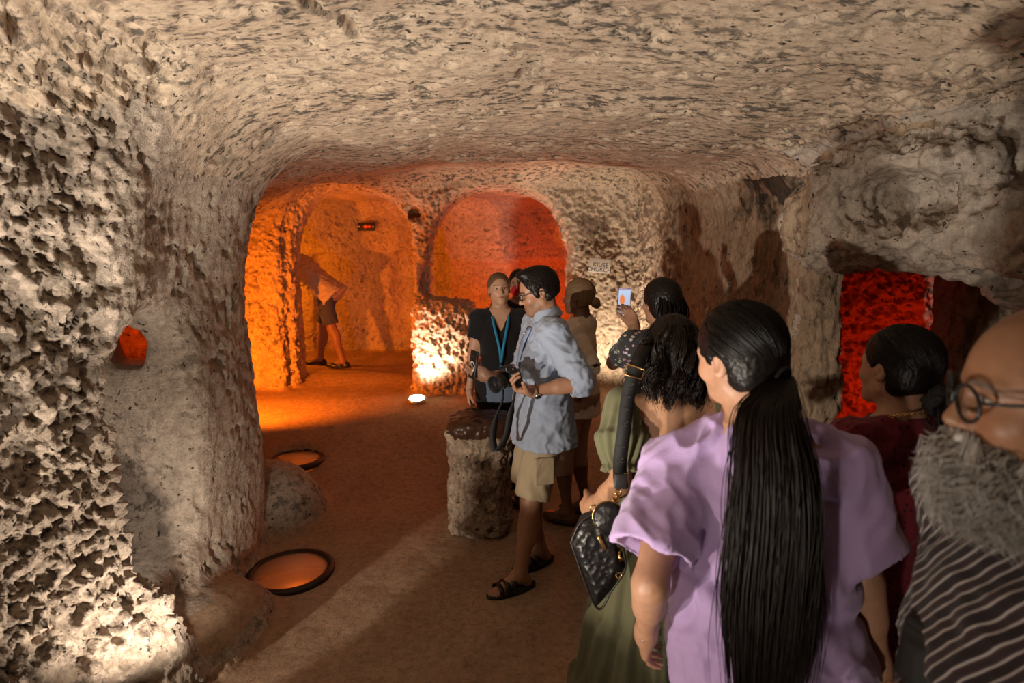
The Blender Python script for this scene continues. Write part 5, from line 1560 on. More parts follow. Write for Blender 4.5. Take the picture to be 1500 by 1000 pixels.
def bag_thing(f):
    D0 = 1.64
    c = at(876, 806, D0)
    t = empty('shoulder_bag', c, 0); tag(t, 'black leather bag with gold fittings hanging on a wide black strap beside the olive dress', 'handbag')
    s_ = 0.00200
    pol = [(835, 790), (851, 756), (884, 742), (906, 776), (916, 822), (897, 858), (874, 886)]
    P2 = [((x - 876) * s_, (806 - y) * s_) for x, y in pol]
    view = unit(c - v3(0, 0, H_CAM)); nb = unit(v3(-0.10, -1, 0.10)); xx = unit(np.cross(v3(0, 0, 1), -nb)) * 1.0
    xx = unit(np.cross(-nb, v3(0, 0, 1))); up_ = np.cross(nb, xx)
    if up_[2] < 0: up_ = -up_
    R = np.stack([xx, up_, nb], 1)
    P = lambda x, y, d=0.0: xx * ((x - 876) * s_) + up_ * ((806 - y) * s_) + nb * d
    body = sdf_mesh('bag_body', [('+', poly_prism(P2, (0, 0, 0), R, 0.042, 0.016), 0), ('+', poly_prism([(a * 0.80, b * 0.80) for a, b in P2], nb * 0.008, R, 0.046, 0.014), 0.012)], 0.0035, M_BAG, t,
                    lambda V: 0.0018 * (worley(V * 46)[0] - 0.4))
    m = MB()
    for i in range(len(pol)):
        pass
    q = spline([P(*p, 0.030) for p in pol] + [P(*pol[0], 0.030)], 60)
    MB().tube(q, 0.0035, 6, False).build('piping', M_LEATHER, body)
    a = math.radians(-62); u = xx * math.cos(a) + up_ * math.sin(a); v = np.cross(nb, u)
    MB().box(P(880, 783, 0.057), (0.0235, 0.0055, 0.003), np.stack([u, v, nb], 1), 0.002).build('gold_bar', M_GOLD, t)
    pc = P(888, 741, 0.070)
    cp = MB().lathe([(0, 0.016), (0.036, 0.016), (0.043, 0.012), (0.045, 0.0), (0.043, -0.012), (0.036, -0.016), (0, -0.016)], pc, R, 32).build('coin_purse', M_BAG, t)
    MB().tube(ring(pc, nb, 0.045, 0.002, 34), 0.0022, 6, False).build('zip', M_GOLD, cp)
    for (x, y, r, d) in ((868, 737, 0.011, 0.03), (871, 744, 0.009, 0.045), (897, 766, 0.009, 0.05), (904, 795, 0.010, 0.040), (907, 808, 0.009, 0.045), (902, 822, 0.014, 0.045), (906, 833, 0.008, 0.045), (902, 707, 0.009, 0.06), (899, 716, 0.010, 0.06)):
        MB().tube(ring(P(x, y, d), unit(nb + 0.36 * rng.normal(size=3)), r, 0.002, 16), 0.0024, 6, False).build('gold_ring', M_GOLD, t)
    MB().tube([P(905, 797, 0.042), P(908, 812, 0.046)], 0.004, 6).build('gold_hook', M_GOLD, t)
    MB().tube([P(901, 703, 0.06), P(898, 722, 0.06)], 0.0035, 6).build('gold_hook', M_GOLD, t)
    MB().box(P(907, 778, 0.045), (0.014, 0.020, 0.004), R @ rz(12), 0.002).build('strap_tab', M_LEATHER, t)
    MB().box(P(905, 690, 0.062), (0.018, 0.022, 0.004), R, 0.002).build('strap_tab', M_LEATHER, t)
    # strap: over her left shoulder, down the side of the back
    pts = [at(946, 505, 1.86) - c, at(938, 520, 1.74) - c, at(929, 545, 1.705) - c, at(920, 580, 1.69) - c, at(914, 630, 1.665) - c, at(908, 680, 1.645) - c, P(906, 700, 0.058)]
    sp = spline(pts, 40)
    st = MB().ribbon(sp, 0.041, 0.003, xx).build('strap', M_WEB, t)
    b = sp[13]; tdir = unit(sp[14] - sp[12]); sdv = unit(xx - tdir * (xx @ tdir)); nn = np.cross(sdv, tdir); nn = nn if nn[1] < 0 else -nn
    mm = MB(); hw, hh_ = 0.027, 0.016
    mm.tube([b + nn * 0.004 + sdv * x + tdir * y for x, y in ((-hw, -hh_), (hw, -hh_), (hw, hh_), (-hw, hh_), (-hw, -hh_))], 0.0026, 6).build('buckle', M_GOLD, st)
    b = sp[-5]; MB().box(b + nn * 0.004 + sdv * 0.014, (0.005, 0.010, 0.002), np.stack([sdv, tdir, nn], 1), 0.001).build('rivet_plate', M_GOLD, st)
    # lettering woven into the strap
    lm = plain_mat('strap_letters', (0.035, 0.034, 0.036), 0.5)
    for (i0, txt) in ((17, 'NIVR'), (29, 'IR')):
        for j, chx in enumerate(txt[::-1] if False else txt):
            i = i0 + j * 2.6; i1 = int(i); p = sp[i1] + (sp[min(i1 + 1, 39)] - sp[i1]) * (i - i1)
            td = unit(sp[min(i1 + 1, 39)] - sp[i1]); s2 = unit(xx - td * (xx @ td)); n2 = np.cross(s2, td); n2 = n2 if n2[1] < 0 else -n2
            text_mesh('letter', chx, 0.030, p + n2 * 0.0022, np.stack([-td, s2 if np.dot(np.cross(-td, s2), n2) > 0 else -s2, n2], 1), lm, st)
    return t

def text_mesh(name, s_, size, c, R, mat, parent, extrude=0.0004):
    cu = bpy.data.curves.new(name, 'FONT'); cu.body = s_; cu.size = size; cu.extrude = extrude; cu.align_x = 'CENTER'; cu.align_y = 'CENTER'; cu.resolution_u = 3
    tmp = bpy.data.objects.new(name + '_tmp', cu); COL.objects.link(tmp)
    dg = bpy.context.evaluated_depsgraph_get(); me = bpy.data.meshes.new_from_object(tmp.evaluated_get(dg))
    bpy.data.objects.remove(tmp); bpy.data.curves.remove(cu)
    V = np.array([v.co[:] for v in me.vertices]) @ np.asarray(R).T + np.asarray(c)
    me.vertices.foreach_set('co', V.astype(F32).ravel()); me.update()
    me.materials.clear(); me.materials.append(mat)
    o = bpy.data.objects.new(name, me); COL.objects.link(o)
    if parent: o.parent = parent
    return o

def bag_mat():
    m, nt, b = new_mat('quilted_black_leather')
    tc = N(nt, 'ShaderNodeTexCoord'); vo = N(nt, 'ShaderNodeTexVoronoi'); vo.inputs['Scale'].default_value = 55
    nt.links.new(tc.outputs['Object'], vo.inputs['Vector'])
    b.inputs['Base Color'].default_value = (0.009, 0.008, 0.009, 1); b.inputs['Roughness'].default_value = 0.34
    bp = N(nt, 'ShaderNodeBump'); bp.inputs['Distance'].default_value = 0.004; bp.inputs['Strength'].default_value = 0.7
    nt.links.new(vo.outputs['Distance'], bp.inputs['Height']); nt.links.new(bp.outputs['Normal'], b.inputs['Normal'])
    return m
M_BAG = bag_mat()

# ---- woman in the lilac t-shirt ---------------------------------------------------------
def woman_lilac():
    loc, hd = (0.60, 1.27, 0.0), -14
    L = lambda p: loc_of(p, loc, hd)
    f = Figure('woman seen from behind in a lilac t-shirt with a very long dark ponytail', loc, hd, 1.69, 'f', 1.1, head=(44, -3, -3), bend=(0, -6.5, 0), shrug=-0.045, shoulder=0.174,
               arms={'L': (L(at(946, 928, 1.27)), (-0.15, -1, 0), 'abs'), 'R': (L(at(1296, 1010, 1.22)), (0.5, -1, 0), 'abs')}, skin=(0.42, 0.225, 0.14),
               hand_pose={'L': dict(palm=(0.95, 0.2, 0), curl=(18, 24, 16)), 'R': dict(palm=(-0.95, 0.2, 0))})
    f.build_body(SK, 0.008, 0.0040, 0.0034, hands='L')
    k = f.k
    pm = cloth_mat('lilac_cotton', (0.42, 0.30, 0.55), 0.9, 900, sheen=0.25)[0]
    secs = [(0.76, .225, .165, -.02), (0.90, .220, .162, -.015), (1.02, .205, .150, -.004), (1.14, .196, .142, 0), (1.26, .190, .132, -.004), (1.35, .186, .118, -.012), (1.42, .150, .092, -.020), (1.485, .075, .064, -.026)]
    o = [('+', f.loft_t(secs, 0.004), 0)]
    for n, sd in (('L', -1), ('R', 1)):
        s0, e = f.J['sh' + n], f.J['el' + n]; u = unit(e - s0); out = v3(sd * 0.012, 0, 0)
        o += [('+', rc(f.up((sd * 0.05, -0.024, 1.450)), s0 + v3(0, 0, 0.004), 0.052, 0.062), 0.05),
              ('+', cc(s0 - u * 0.03, s0 + u * 0.215 + out, 0.066, 0.092), 0.045),
              ('-', cc(s0 + u * 0.15 + out, s0 + u * 0.26 + out, 0.070, 0.086), 0.0)]
    o.append(('-', rc(f.up((0, 0.0, 1.515)), f.up((0, -0.03, 1.62)), 0.066 * k, 0.085 * k), 0.008))
    def drape(V):
        d = folds(0.015, (5, 5, 3.0), 5)(V) + folds(0.006, (11, 11, 6), 15, octaves=2)(V)
        # diagonal pulls under the arm and across the waist
        s1 = V[:, 2] * 0.85 + V[:, 0] * 0.55
        m1 = sstep(1.25, 1.05, V[:, 2]) * sstep(0.70, 0.9, V[:, 2])
        d = d + 0.010 * m1 * np.abs(np.sin(s1 * 26 + 2.2 * perlin(V * 4))) ** 2
        w_ = np.exp(-((V[:, 2] - (1.075 - 0.22 * (V[:, 0] + 0.1))) / 0.018) ** 2) * sstep(0.0, 0.03, -V[:, 1])
        return d - 0.014 * w_
    ts = sdf_mesh('t_shirt', o, 0.0052, pm, f.root, drape)
    c = f.up((0, -0.022, 1.478)); ax = f.B @ rx(-14) @ v3(0, 0, 1)
    for n in 'LR': 
        s0, e = f.J['sh' + n], f.J['el' + n]; u = unit(e - s0)
    sdf_mesh('trousers', pants(f, 1.95, 0.098, 0.075, 0.94, 0.006), 0.012, cloth_mat('navy_trousers', (0.012, 0.014, 0.025))[0], f.root)
    for n in 'LR': shoe(f, n, M_LEATHER)
    tie = (0.0, -0.118, -0.045)
    f.cap(HAIR_BLACK, 0.011, hairline=0.0, nape=-0.088, tie=tie, groove=0.0022, freq=40)
    strands_mesh('hair_strands', overlay(f, 420, tie, 0.011, 6, 14, 0.0018), 0.0009, HAIR_BLACK, f.root)
    G = [f.H(tie) + v3(0, 0.01, 0.0)] + [L(p) for p in (at(1128, 598, 1.085), at(1133, 680, 1.045), at(1134, 770, 1.035), at(1130, 860, 1.04), at(1126, 950, 1.045), at(1120, 1040, 1.05))]
    C1 = bundle(G, v3(1, 0, 0), v3(0, 1, 0), [0.020, 0.052, 0.070, 0.080, 0.084, 0.078, 0.060], [0.018, 0.026, 0.026, 0.026, 0.025, 0.024, 0.02], 1100, 26, 0.004, 1.1, seed=8)
    C2 = bundle(G, v3(1, 0, 0), v3(0, 1, 0), [0.020, 0.064, 0.080, 0.092, 0.096, 0.090, 0.075], [0.02, 0.030, 0.03, 0.03, 0.03, 0.03, 0.03], 130, 30, 0.011, 1.3, seed=9, clump=0)
    pt = strands_mesh('ponytail', C1, 0.0022, HAIR_DARK, f.root)
    strands_mesh('loose_strands', C2, 0.0009, HAIR_DARK, pt)
    MB().tube(ring(f.H((0, -0.112, -0.043)), f.Rh @ v3(0, 1, 0.4), 0.020, 0.004), 0.006, 8, False).build('hair_tie', M_ELASTIC, f.root)
    w_ = f.J['wrL']; ax = unit(w_ - f.J['elL'])
    bl = MB().tube(ring(w_ - ax * 0.012, ax, 0.0262, 0.001, 30), 0.0016, 6, False).build('bracelet', M_LEATHER, f.root)
    MB().lathe([(0, 0.004), (0.004, 0.002), (0.004, -0.002), (0, -0.004)], w_ - ax * 0.010 + v3(-0.006, -0.0265, -0.004), I3, 10).build('bracelet_charm', M_STEEL, bl)
    return f

# ---- woman in the dark red blouse ---------------------------------------------------------
def woman_red():
    loc, hd = (1.045, 1.54, 0.0), 16
    f = Figure('woman in a dark red dotted blouse with a gold chain and low ponytail', loc, hd, 1.60, 'f', 1.0, head=(3, 1, 0),
               arms={'L': ((-0.19, 0.20, 0.98), (-0.8, -1, 0)), 'R': ((0.24, 0.15, 0.92), (0.8, -1, 0))}, skin=(0.42, 0.23, 0.145))
    f.build_body(SK, 0.009, 0.0042, 0.004, hands='')
    m, nt, b, col, P = cloth_mat('dark_red_dotted', (0.16, 0.014, 0.026), 0.75, 900)
    vo = N(nt, 'ShaderNodeTexVoronoi'); vo.inputs['Scale'].default_value = 62; vo.inputs['Randomness'].default_value = 0.35
    nt.links.new(P, vo.inputs['Vector'])
    r = ramp(nt, vo.outputs['Distance'], [(0.20, (1, 1, 1)), (0.26, (0, 0, 0))])
    nt.links.new(mixc(nt, r.outputs['Color'], col, (0.012, 0.004, 0.008)), b.inputs['Base Color'])
    secs = [(0.80, .20, .145, -.014), (0.95, .19, .138, -.008), (1.09, .168, .122, 0), (1.24, .170, .122, -.002), (1.34, .168, .108, -.010), (1.42, .135, .085, -.018), (1.485, .068, .060, -.024)]
    sh = sdf_mesh('blouse', tee(f, 0.80, 0.004, 1.85, 0.066, 0.048, secs=secs, neck_r=0.058), 0.0062, m, f.root, dsum(folds(0.010, (6, 6, 5), 31), folds(0.005, (12, 12, 12), 3, octaves=2)))
    c = collar(f, m, 0.062, 0.040, -14); c.parent = sh
    k = f.k
    cn = f.up((0, -0.026, 1.500)); ax = f.B @ rx(-22) @ v3(0, 0, 1)
    mm = MB(); pts = ring(cn, ax, 0.074 * k, 0.003, 64)
    for i in range(0, 63):
        p, q = pts[i], pts[i + 1]; d = unit(q - p); nrm = np.cross(d, ax) if i % 2 else ax
        mm.tube([(p + q) / 2 + 0.0042 * (d * math.cos(t) * 1.15 + np.cross(d, nrm) * math.sin(t) * 0.8) for t in np.linspace(0, 2 * math.pi, 9)], 0.0013, 5, False)
    mm.build('chain', M_GOLD, f.root)
    sdf_mesh('trousers', pants(f, 1.95, 0.092, 0.065, 0.95, 0.006), 0.012, cloth_mat('dark_navy_trousers', (0.012, 0.014, 0.022))[0], f.root)
    for n in 'LR': shoe(f, n, M_LEATHER)
    tie = (0.0, -0.120, -0.055)
    f.cap(HAIR_BLACK, 0.010, hairline=0.0, nape=-0.085, tie=tie, groove=0.0018, freq=40)
    strands_mesh('hair_strands', overlay(f, 320, tie, 0.010, 16, 12, 0.0015), 0.0008, HAIR_BLACK, f.root)
    g = [f.H(tie), f.H((0.005, -0.150, -0.075)), f.H((0.012, -0.165, -0.14)), f.H((0.02, -0.160, -0.22)), f.H((0.03, -0.150, -0.32)), f.H((0.035, -0.15, -0.42))]
    strands_mesh('ponytail', bundle(g, f.Rh[:, 0], f.Rh[:, 1], [0.016, 0.024, 0.034, 0.036, 0.030, 0.014], [0.014, 0.02, 0.026, 0.026, 0.022, 0.012], 420, 20, 0.004, 1.4, seed=18), 0.0018, HAIR_DARK, f.root)
    sdf_mesh('scrunchie', [('+', cc(f.H((0.0, -0.128, -0.062)) - f.Rh @ v3(0, 0.016, 0.008), f.H((0.0, -0.128, -0.062)) + f.Rh @ v3(0, 0.016, 0.008), 0.038, 0.036), 0), ('+', el(f.H((0.045, -0.135, -0.062)), v3(0.022, 0.012, 0.014), f.Rh), 0.01)], 0.004, M_ELASTIC, f.root, folds(0.010, (34, 34, 34), 3))
    return f

# ---- the bearded man close to the camera -----------------------------------------------
def man_beard():
    loc, hd = (0.81, 0.70, 0.0), 88
    L = lambda p: loc_of(p, loc, hd)
    f = Figure('bald man with a grey beard, round glasses and a striped shirt at right edge', loc, hd, 1.752, 'm', 1.12, head=(-20, 6, 0),
               arms={'L': ((-0.25, 0.06, 0.86), (-0.8, -1, 0)), 'R': (L(at(1352, 1005, 0.83)), (0.6, -0.8, -0.8), 'abs')}, bend=(11, 0, 0), skin=(0.25, 0.12, 0.062),
               hand_pose={'R': dict(dir=(-0.9, 0.45, 0.25), palm=(0, 1, 0), curl=(45, 55, 35))})
    f.brow = (0.10, 0.08, 0.07)
    f.build_body(SK, 0.009, 0.0036, 0.004, hands='')
    glasses(f, M_BLACKP, M_LENS, 0.023, 1.0, 0.0026)
    # beard: many curled hairs rooted along the jaw, cheeks and chin
    r_ = np.random.default_rng(77); n = 4200
    th = r_.uniform(-1.35, 1.35, n); zz = r_.uniform(-0.112, -0.048, n)
    zz = np.where(np.abs(th) > 0.9, r_.uniform(-0.11, -0.06, n), zz)
    rad = 0.060 + 0.028 * np.cos(th) + 0.10 * (zz + 0.085)
    root = np.stack([np.sin(th) * (0.060 + 0.004), np.cos(th) * rad * 0.95 + 0.004, zz], 1)
    dirv = np.stack([np.sin(th) * 0.8, np.cos(th) * 0.85 + 0.15, -1.0 + (zz + 0.08) * 9 * 0.6], 1); dirv += r_.normal(size=(n, 3)) * 0.34; dirv /= np.linalg.norm(dirv, axis=1)[:, None]
    Ln = 0.050 * (0.6 + 0.7 * r_.random(n)); m_ = 10; t = np.linspace(0, 1, m_)
    ph = r_.random(n) * 6.28; fr = r_.uniform(1.5, 3, n)
    perp = np.cross(dirv, r_.normal(size=(n, 3))); perp /= np.linalg.norm(perp, axis=1)[:, None]; p2 = np.cross(dirv, perp)
    C = root[:, None] + dirv[:, None] * (Ln[:, None] * t[None])[..., None] + perp[:, None] * (0.010 * t[None] * np.cos(fr[:, None] * 6.28 * t[None] + ph[:, None]))[..., None] + p2[:, None] * (0.010 * t[None] * np.sin(fr[:, None] * 6.28 * t[None] + ph[:, None]))[..., None]
    C[..., 2] -= 0.030 * (t ** 2)[None]
    nm = 420; xm = r_.uniform(-0.036, 0.036, nm)
    rm = np.stack([xm, 0.098 - 10 * xm ** 2, -0.050 + r_.normal(size=nm) * 0.004], 1)
    dm = np.stack([xm * 22 + r_.normal(size=nm) * 0.25, 0.35 + r_.normal(size=nm) * 0.2, -0.9 + r_.normal(size=nm) * 0.2], 1); dm /= np.linalg.norm(dm, axis=1)[:, None]
    C2 = rm[:, None] + dm[:, None] * (0.034 * (0.6 + 0.5 * r_.random(nm))[:, None] * t[None])[..., None]
    C2[..., 2] -= 0.012 * (t ** 2)[None]
    C = np.concatenate([C, C2])
    C = f.ho + (C * f.hk) @ f.Rh.T
    q = f.hk
    e = lambda c, r: el(f.H(c), v3(*r) * q, f.Rh)
    bd = sdf_mesh('beard', [('+', e((0, 0.056, -0.110), (0.062, 0.048, 0.046)), 0), ('+', e((0, 0.030, -0.095), (0.078, 0.060, 0.042)), 0.03), ('+', e((-0.060, 0.006, -0.058), (0.018, 0.028, 0.044)), 0.03), ('+', e((0.060, 0.006, -0.058), (0.018, 0.028, 0.044)), 0.03), ('+', e((0, 0.080, -0.135), (0.045, 0.032, 0.042)), 0.03), ('+', e((0, 0.094, -0.054), (0.028, 0.009, 0.007)), 0.01)], 0.006, BEARD, f.root, folds(0.012, (26, 26, 26), 5))
    strands_mesh('beard_hair', C, 0.0009, BEARD, bd)
    m, nt, b, col, P = cloth_mat('striped_shirt', (0.30, 0.28, 0.27), 0.85, 900)
    mp = N(nt, 'ShaderNodeMapping'); mp.inputs['Rotation'].default_value = (0.35, 0.5, 0.2); nt.links.new(P, mp.inputs['Vector'])
    wv = N(nt, 'ShaderNodeTexWave'); wv.inputs['Scale'].default_value = 11; wv.inputs['Distortion'].default_value = 1.2; wv.bands_direction = 'X'
    nt.links.new(mp.outputs['Vector'], wv.inputs['Vector'])
    r = ramp(nt, wv.outputs['Fac'], [(0.0, (0.02, 0.014, 0.016)), (0.38, (0.03, 0.02, 0.022)), (0.46, (0.40, 0.37, 0.36)), (0.62, (0.44, 0.41, 0.40)), (0.72, (0.06, 0.035, 0.04)), (1.0, (0.03, 0.02, 0.022))])
    nt.links.new(r.outputs['Color'], b.inputs['Base Color'])
    secs = [(0.80, .20, .17, -.01), (0.95, .20, .175, 0.01), (1.10, .195, .172, .018), (1.26, .195, .155, .014), (1.36, .186, .130, 0), (1.43, .145, .095, -.012), (1.485, .078, .066, -.022)]
    sh = sdf_mesh('shirt', tee(f, 0.80, 0.010, 1.80, 0.070, 0.052, secs=secs, neck_r=0.060), 0.006, m, f.root, dsum(folds(0.010, (6, 6, 5), 43), folds(0.004, (14, 14, 14), 6, octaves=2)))
    c = collar(f, m, 0.068, 0.045, -16); c.parent = sh
    sdf_mesh('trousers', pants(f, 1.95, 0.098, 0.075, 0.95, 0.008), 0.014, cloth_mat('charcoal_trousers', (0.02, 0.02, 0.022))[0], f.root)
    for n in 'LR': shoe(f, n, M_LEATHER)
    c = at(1358, 958, 0.76)
    t = empty('pouch', c, 0); tag(t, 'black pouch held in front of the bearded man in the striped shirt', 'pouch')
    R = rz(12) @ ry(8)
    sdf_mesh('pouch_body', [('+', bx((0, 0, 0), (0.024, 0.030, 0.050), R, 0.010), 0), ('+', bx(R @ v3(-0.018, 0, -0.010), (0.014, 0.016, 0.030), R, 0.007), 0.008)], 0.005, M_WEB, t)
    MB().tube(spline([R @ v3(-0.024, y_, 0.034) for y_ in (-0.018, 0, 0.018)], 12), 0.0022, 6).build('zip', M_BLACKP, t)
    return f

# ---- man stooping into the side tunnel ------------------------------------------------
def man_stoop():
    loc, hd = (-2.24, 7.00, 0.44), 84
    f = Figure('man in a loose top and shorts stooping into the orange tunnel behind the left arch', loc, hd, 1.74, 'm', 1.05, head=(0, 12, 0), bend=(47, 0, 0),
               arms={'L': ((-0.16, 0.62, 0.90), (-0.5, -0.3, -1)), 'R': ((0.20, 0.60, 1.0), (0.5, 0, -1))}, skin=(0.22, 0.12, 0.08),
               feet={'L': (-0.10, -0.22, 0, 0), 'R': (0.10, 0.16, 0, 0)})
    f.build_body(SK, 0.011, 0.006, 0.005, hands='L')
    f.cap(HAIR_BLACK, 0.012, hairline=0.008, nape=-0.08, hh=0.006)
    cm = cloth_mat('loose_grey_top', (0.42, 0.36, 0.33), 0.9)[0]
    secs = [(0.80, .215, .165, -.012), (0.92, .205, .150, -.012), (1.0, .185, .132, -.006), (1.14, .18, .130, 0), (1.26, .18, .128, 0), (1.36, .178, .112, -.008), (1.43, .138, .088, -.016), (1.49, .07, .06, -.022)]
    sdf_mesh('top', tee(f, 0.80, 0.012, 0.95, 0.072, 0.078, secs=secs, neck_r=0.06), 0.009, cm, f.root, folds(0.018, (5, 5, 9), 12))
    sdf_mesh('shorts', pants(f, 0.90, 0.098, 0.092, 0.92, 0.010), 0.010, cloth_mat('blue_shorts', (0.05, 0.06, 0.13), 0.9)[0], f.root, folds(0.008, (7, 7, 5), 2))
    for n in 'LR': shoe(f, n, M_LEATHER)
    return f

# ---- person half hidden behind the guide ------------------------------------------------
def person_hidden():
    f = Figure('person with dark hair and a red patch at the face, mostly hidden behind the guide', (0.055, 4.62, 0.11), 172, 1.56, 'f', 0.95, head=(0, 0, 0), skin=(0.35, 0.2, 0.13))
    f.build_body(SK, 0.012, 0.006, 0.005, hands='')
    f.cap(HAIR_DARK, 0.012, nape=-0.10, ears=False, hh=0.006)
    rm = cloth_mat('red_patch', (0.45, 0.015, 0.02), 0.8)[0]
    q = f.hk
    sdf_mesh('face_patch', [('+', el(f.H((0, 0.062, -0.05)), v3(0.060, 0.052, 0.058) * q, f.Rh), 0)], 0.005, rm, f.root)  # red patch over the lower face
    sdf_mesh('top', tee(f, 0.9, 0.014, 0.7, 0.06, 0.065), 0.010, cloth_mat('black_top', (0.012, 0.012, 0.014))[0], f.root)
    sdf_mesh('trousers', pants(f, 1.95, 0.092, 0.065, 0.95, 0.006), 0.013, cloth_mat('black_slacks', (0.014, 0.014, 0.016))[0], f.root)
    for n in 'LR': shoe(f, n, M_LEATHER)
    return f
# ------------------------------------------------------------------ things of the cave
def stool():
    c = at(704, 776, 3.66); c[2] = 0.0
    t = empty('stone_pedestal', c, math.radians(8)); tag(t, 'rough stone pedestal with a dark worn top, in front of the man in light blue', 'stone block')
    m = rock_mat('pedestal_stone', (0.46, 0.36, 0.27), (0.34, 0.25, 0.18), (0.05, 0.035, 0.025), stain=(0.50, 0.58), bump=1.3, stain_amt=0.8, patch=0.42)
    mt = plain_mat('worn_dark_wood', (0.050, 0.022, 0.012), 0.35, bump=(18, 0.006), var=0.5)
    S = [(0.0, .185, .17, 0), (0.03, .205, .19, 0), (0.30, .205, .185, 0), (0.50, .200, .18, 0), (0.62, .210, .19, 0), (0.68, .212, .19, 0)]
    def dz(V):
        return 0.022 * fbm(V * 7, 4, 0.6) + 0.010 * fbm(V * 26, 3, 0.6) - 0.012 * (np.abs(perlin(V * np.array([9, 9, 2.0]))) < 0.08)
    ops = [('+', loft(S, n=3.2), 0), ('-', el((-0.07, -0.20, 0.49), (0.022, 0.05, 0.028)), 0.005), ('-', el((0.04, -0.20, 0.50), (0.03, 0.06, 0.05), ry(35)), 0.01), ('-', el((0.06, -0.195, 0.06), (0.03, 0.04, 0.03)), 0.01), ('-', el((0.17, -0.17, 0.35), (0.05, 0.05, 0.35)), 0.03)]
    sdf_mesh('shaft', ops, 0.0075, m, t, dz)
    S2 = [(0.655, .205, .185, 0), (0.70, .215, .195, 0), (0.75, .205, .19, 0), (0.768, .17, .16, 0)]
    sdf_mesh('top', [('+', loft(S2, n=3.0), 0)], 0.0075, mt, t, lambda V: 0.012 * fbm(V * 9, 3) + 0.004 * fbm(V * 30, 2))
    return t

def pits():
    labs = ['glass-covered pit glowing orange in the floor, the farther one under the orange wall', 'glass-covered pit glowing orange in the floor, the nearer one by the pillar foot']
    gm, nt, b = new_mat('dusty_cover_glass')
    b.inputs['Base Color'].default_value = (0.85, 0.7, 0.55, 1); b.inputs['Roughness'].default_value = 0.9; b.inputs['Transmission Weight'].default_value = 0.85; b.inputs['IOR'].default_value = 1.15; b.inputs['Specular IOR Level'].default_value = 0.1
    im = plain_mat('rusty_iron', (0.045, 0.030, 0.022), 0.5, 0.6, bump=(60, 0.002), var=0.4)
    for (x, y, r), lab in zip(PITS, labs):
        z = 0.36 * float(sstep(3.9, 5.8, np.array(y))) + 0.006
        t = empty('pit_cover', (x, y, z), 0); tag(t, lab, 'pit cover', 'lit pits in the cave floor')
        MB().lathe([(r - 0.012, 0.0), (r - 0.012, 0.012), (r + 0.010, 0.016), (r + 0.028, 0.008), (r + 0.028, -0.03), (r - 0.012, -0.03), (r - 0.012, 0.0)], (0, 0, 0), I3, 40).build('rim', im, t)
        MB().lathe([(0, 0.006), (r - 0.012, 0.006), (r - 0.012, -0.004), (0, -0.004)], (0, 0, 0), I3, 40).build('glass', gm, t)
        lamp('light_pit', 'POINT', (x + 0.02, y + 0.04, z - 0.26), 1.1, ORANGE2, 0.10)

def floor_lamp():
    z0 = 0.335
    t = empty('floor_lamp', (-0.945, 5.62, z0), 0); tag(t, 'round flood light set in the floor, lighting the parapet under the pillar', 'lamp')
    R = rx(14)
    MB().lathe([(0.0, -0.05), (0.075, -0.05), (0.088, 0.0), (0.092, 0.03), (0.080, 0.038), (0.074, 0.030)], (0, 0, 0.03), R, 32).build('housing', M_STEEL, t)
    em = plain_mat('lamp_lens', (1, 1, 1), 0.3, emit=((1.0, 0.80, 0.55), 60))
    MB().lathe([(0.074, 0.030), (0.05, 0.037), (0.0, 0.040)], (0, 0, 0.03), R, 32).build('lens', em, t)

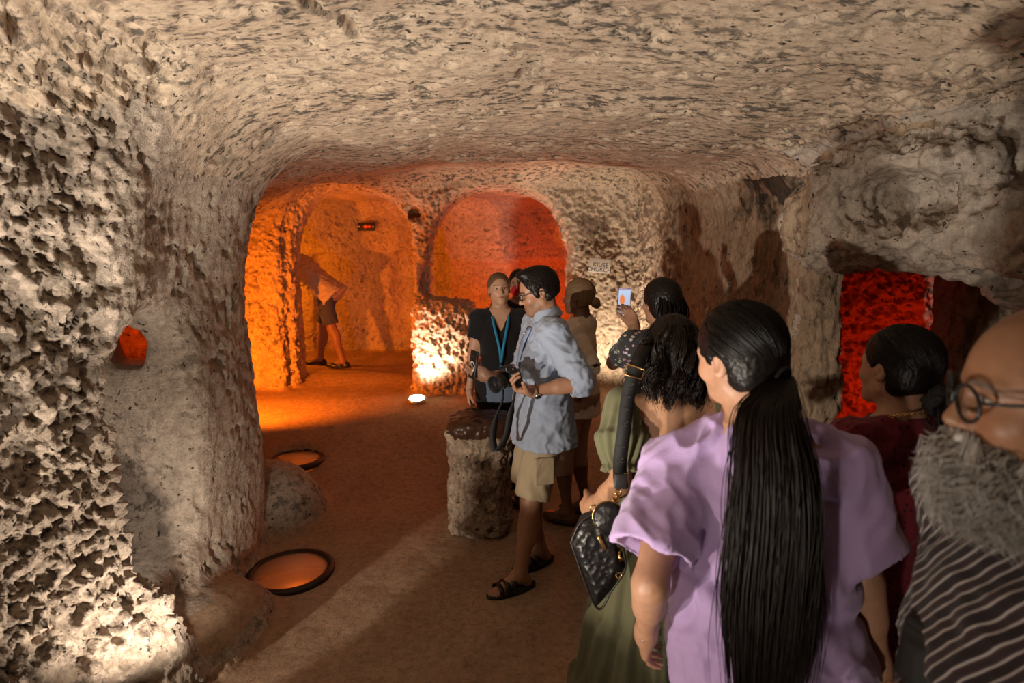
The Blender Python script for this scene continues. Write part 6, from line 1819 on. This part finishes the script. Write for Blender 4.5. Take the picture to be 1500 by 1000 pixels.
def signs():
    # church sign on the wall right of the niche
    c = at(878, 389, 5.985)
    t = empty('sign', c, math.radians(6)); tag(t, 'small white sign reading KILISE CHURCH on the rock right of the niche', 'sign')
    wm = plain_mat('white_sign', (0.70, 0.66, 0.62), 0.5); bm_ = plain_mat('black_print', (0.02, 0.02, 0.03), 0.5)
    p = MB().box((0, 0, 0), (0.112, 0.006, 0.072), I3 @ ry(5), 0.003).build('panel', wm, t)
    R = np.stack([ry(5) @ v3(1, 0, 0), ry(5) @ v3(0, 0, 1), v3(0, -1, 0)], 1)
    text_mesh('lettering', 'KILISE', 0.062, R @ v3(0.012, 0.006, 0.0066), R, bm_, p)
    text_mesh('lettering', 'CHURCH', 0.062, R @ v3(0.0, -0.042, 0.0066), R, bm_, p)
    # arrow sign in the chamber
    c = at(537, 332, 7.93)
    t = empty('sign', c, 0); tag(t, 'small black sign with a red arrow pointing left on the orange wall', 'sign')
    dm = plain_mat('black_sign', (0.012, 0.010, 0.010), 0.5); am = plain_mat('red_arrow', (0.75, 0.12, 0.06), 0.5); wh = plain_mat('white_dot', (0.8, 0.76, 0.7), 0.5)
    p = MB().box((0, 0, 0), (0.115, 0.006, 0.055), I3, 0.003).build('panel', dm, t)
    R = np.stack([v3(1, 0, 0), v3(0, 0, 1), v3(0, -1, 0)], 1)
    MB().prism([(-0.050, 0), (-0.008, 0.030), (-0.008, 0.013), (0.062, 0.013), (0.062, -0.013), (-0.008, -0.013), (-0.008, -0.030)], 0.001, v3(0, -0.0062, 0), R).build('arrow', am, p, smooth=False)
    for x in (-0.098, 0.088): MB().prism([(x + 0.010 * math.cos(a), 0.010 * math.sin(a)) for a in np.linspace(0, 6.283, 12, endpoint=False)], 0.001, v3(0, -0.0062, 0), R).build('screw_head', wh, p, smooth=False)

stool(); pits(); floor_lamp(); signs()
fb, camp = man_blue()
camera_thing(fb, camp)
pc = at(693, 534, 3.11)
nrm = unit(v3(0.80, 0.52, -0.10)); up_ = unit(v3(0.10, -0.02, 1)); up_ = unit(up_ - nrm * (up_ @ nrm)); xx = np.cross(up_, nrm)
phone('phone', 'phone with a white ring on its back held by man in light blue', pc, np.stack([xx, up_, nrm], 1), M_BLACKP, ringback=True, size=(0.037, 0.078, 0.0045))
guide(); woman_cream(); woman_phone(); gf = woman_green(); bag_thing(gf); woman_lilac(); woman_red(); man_beard(); man_stoop(); person_hidden()
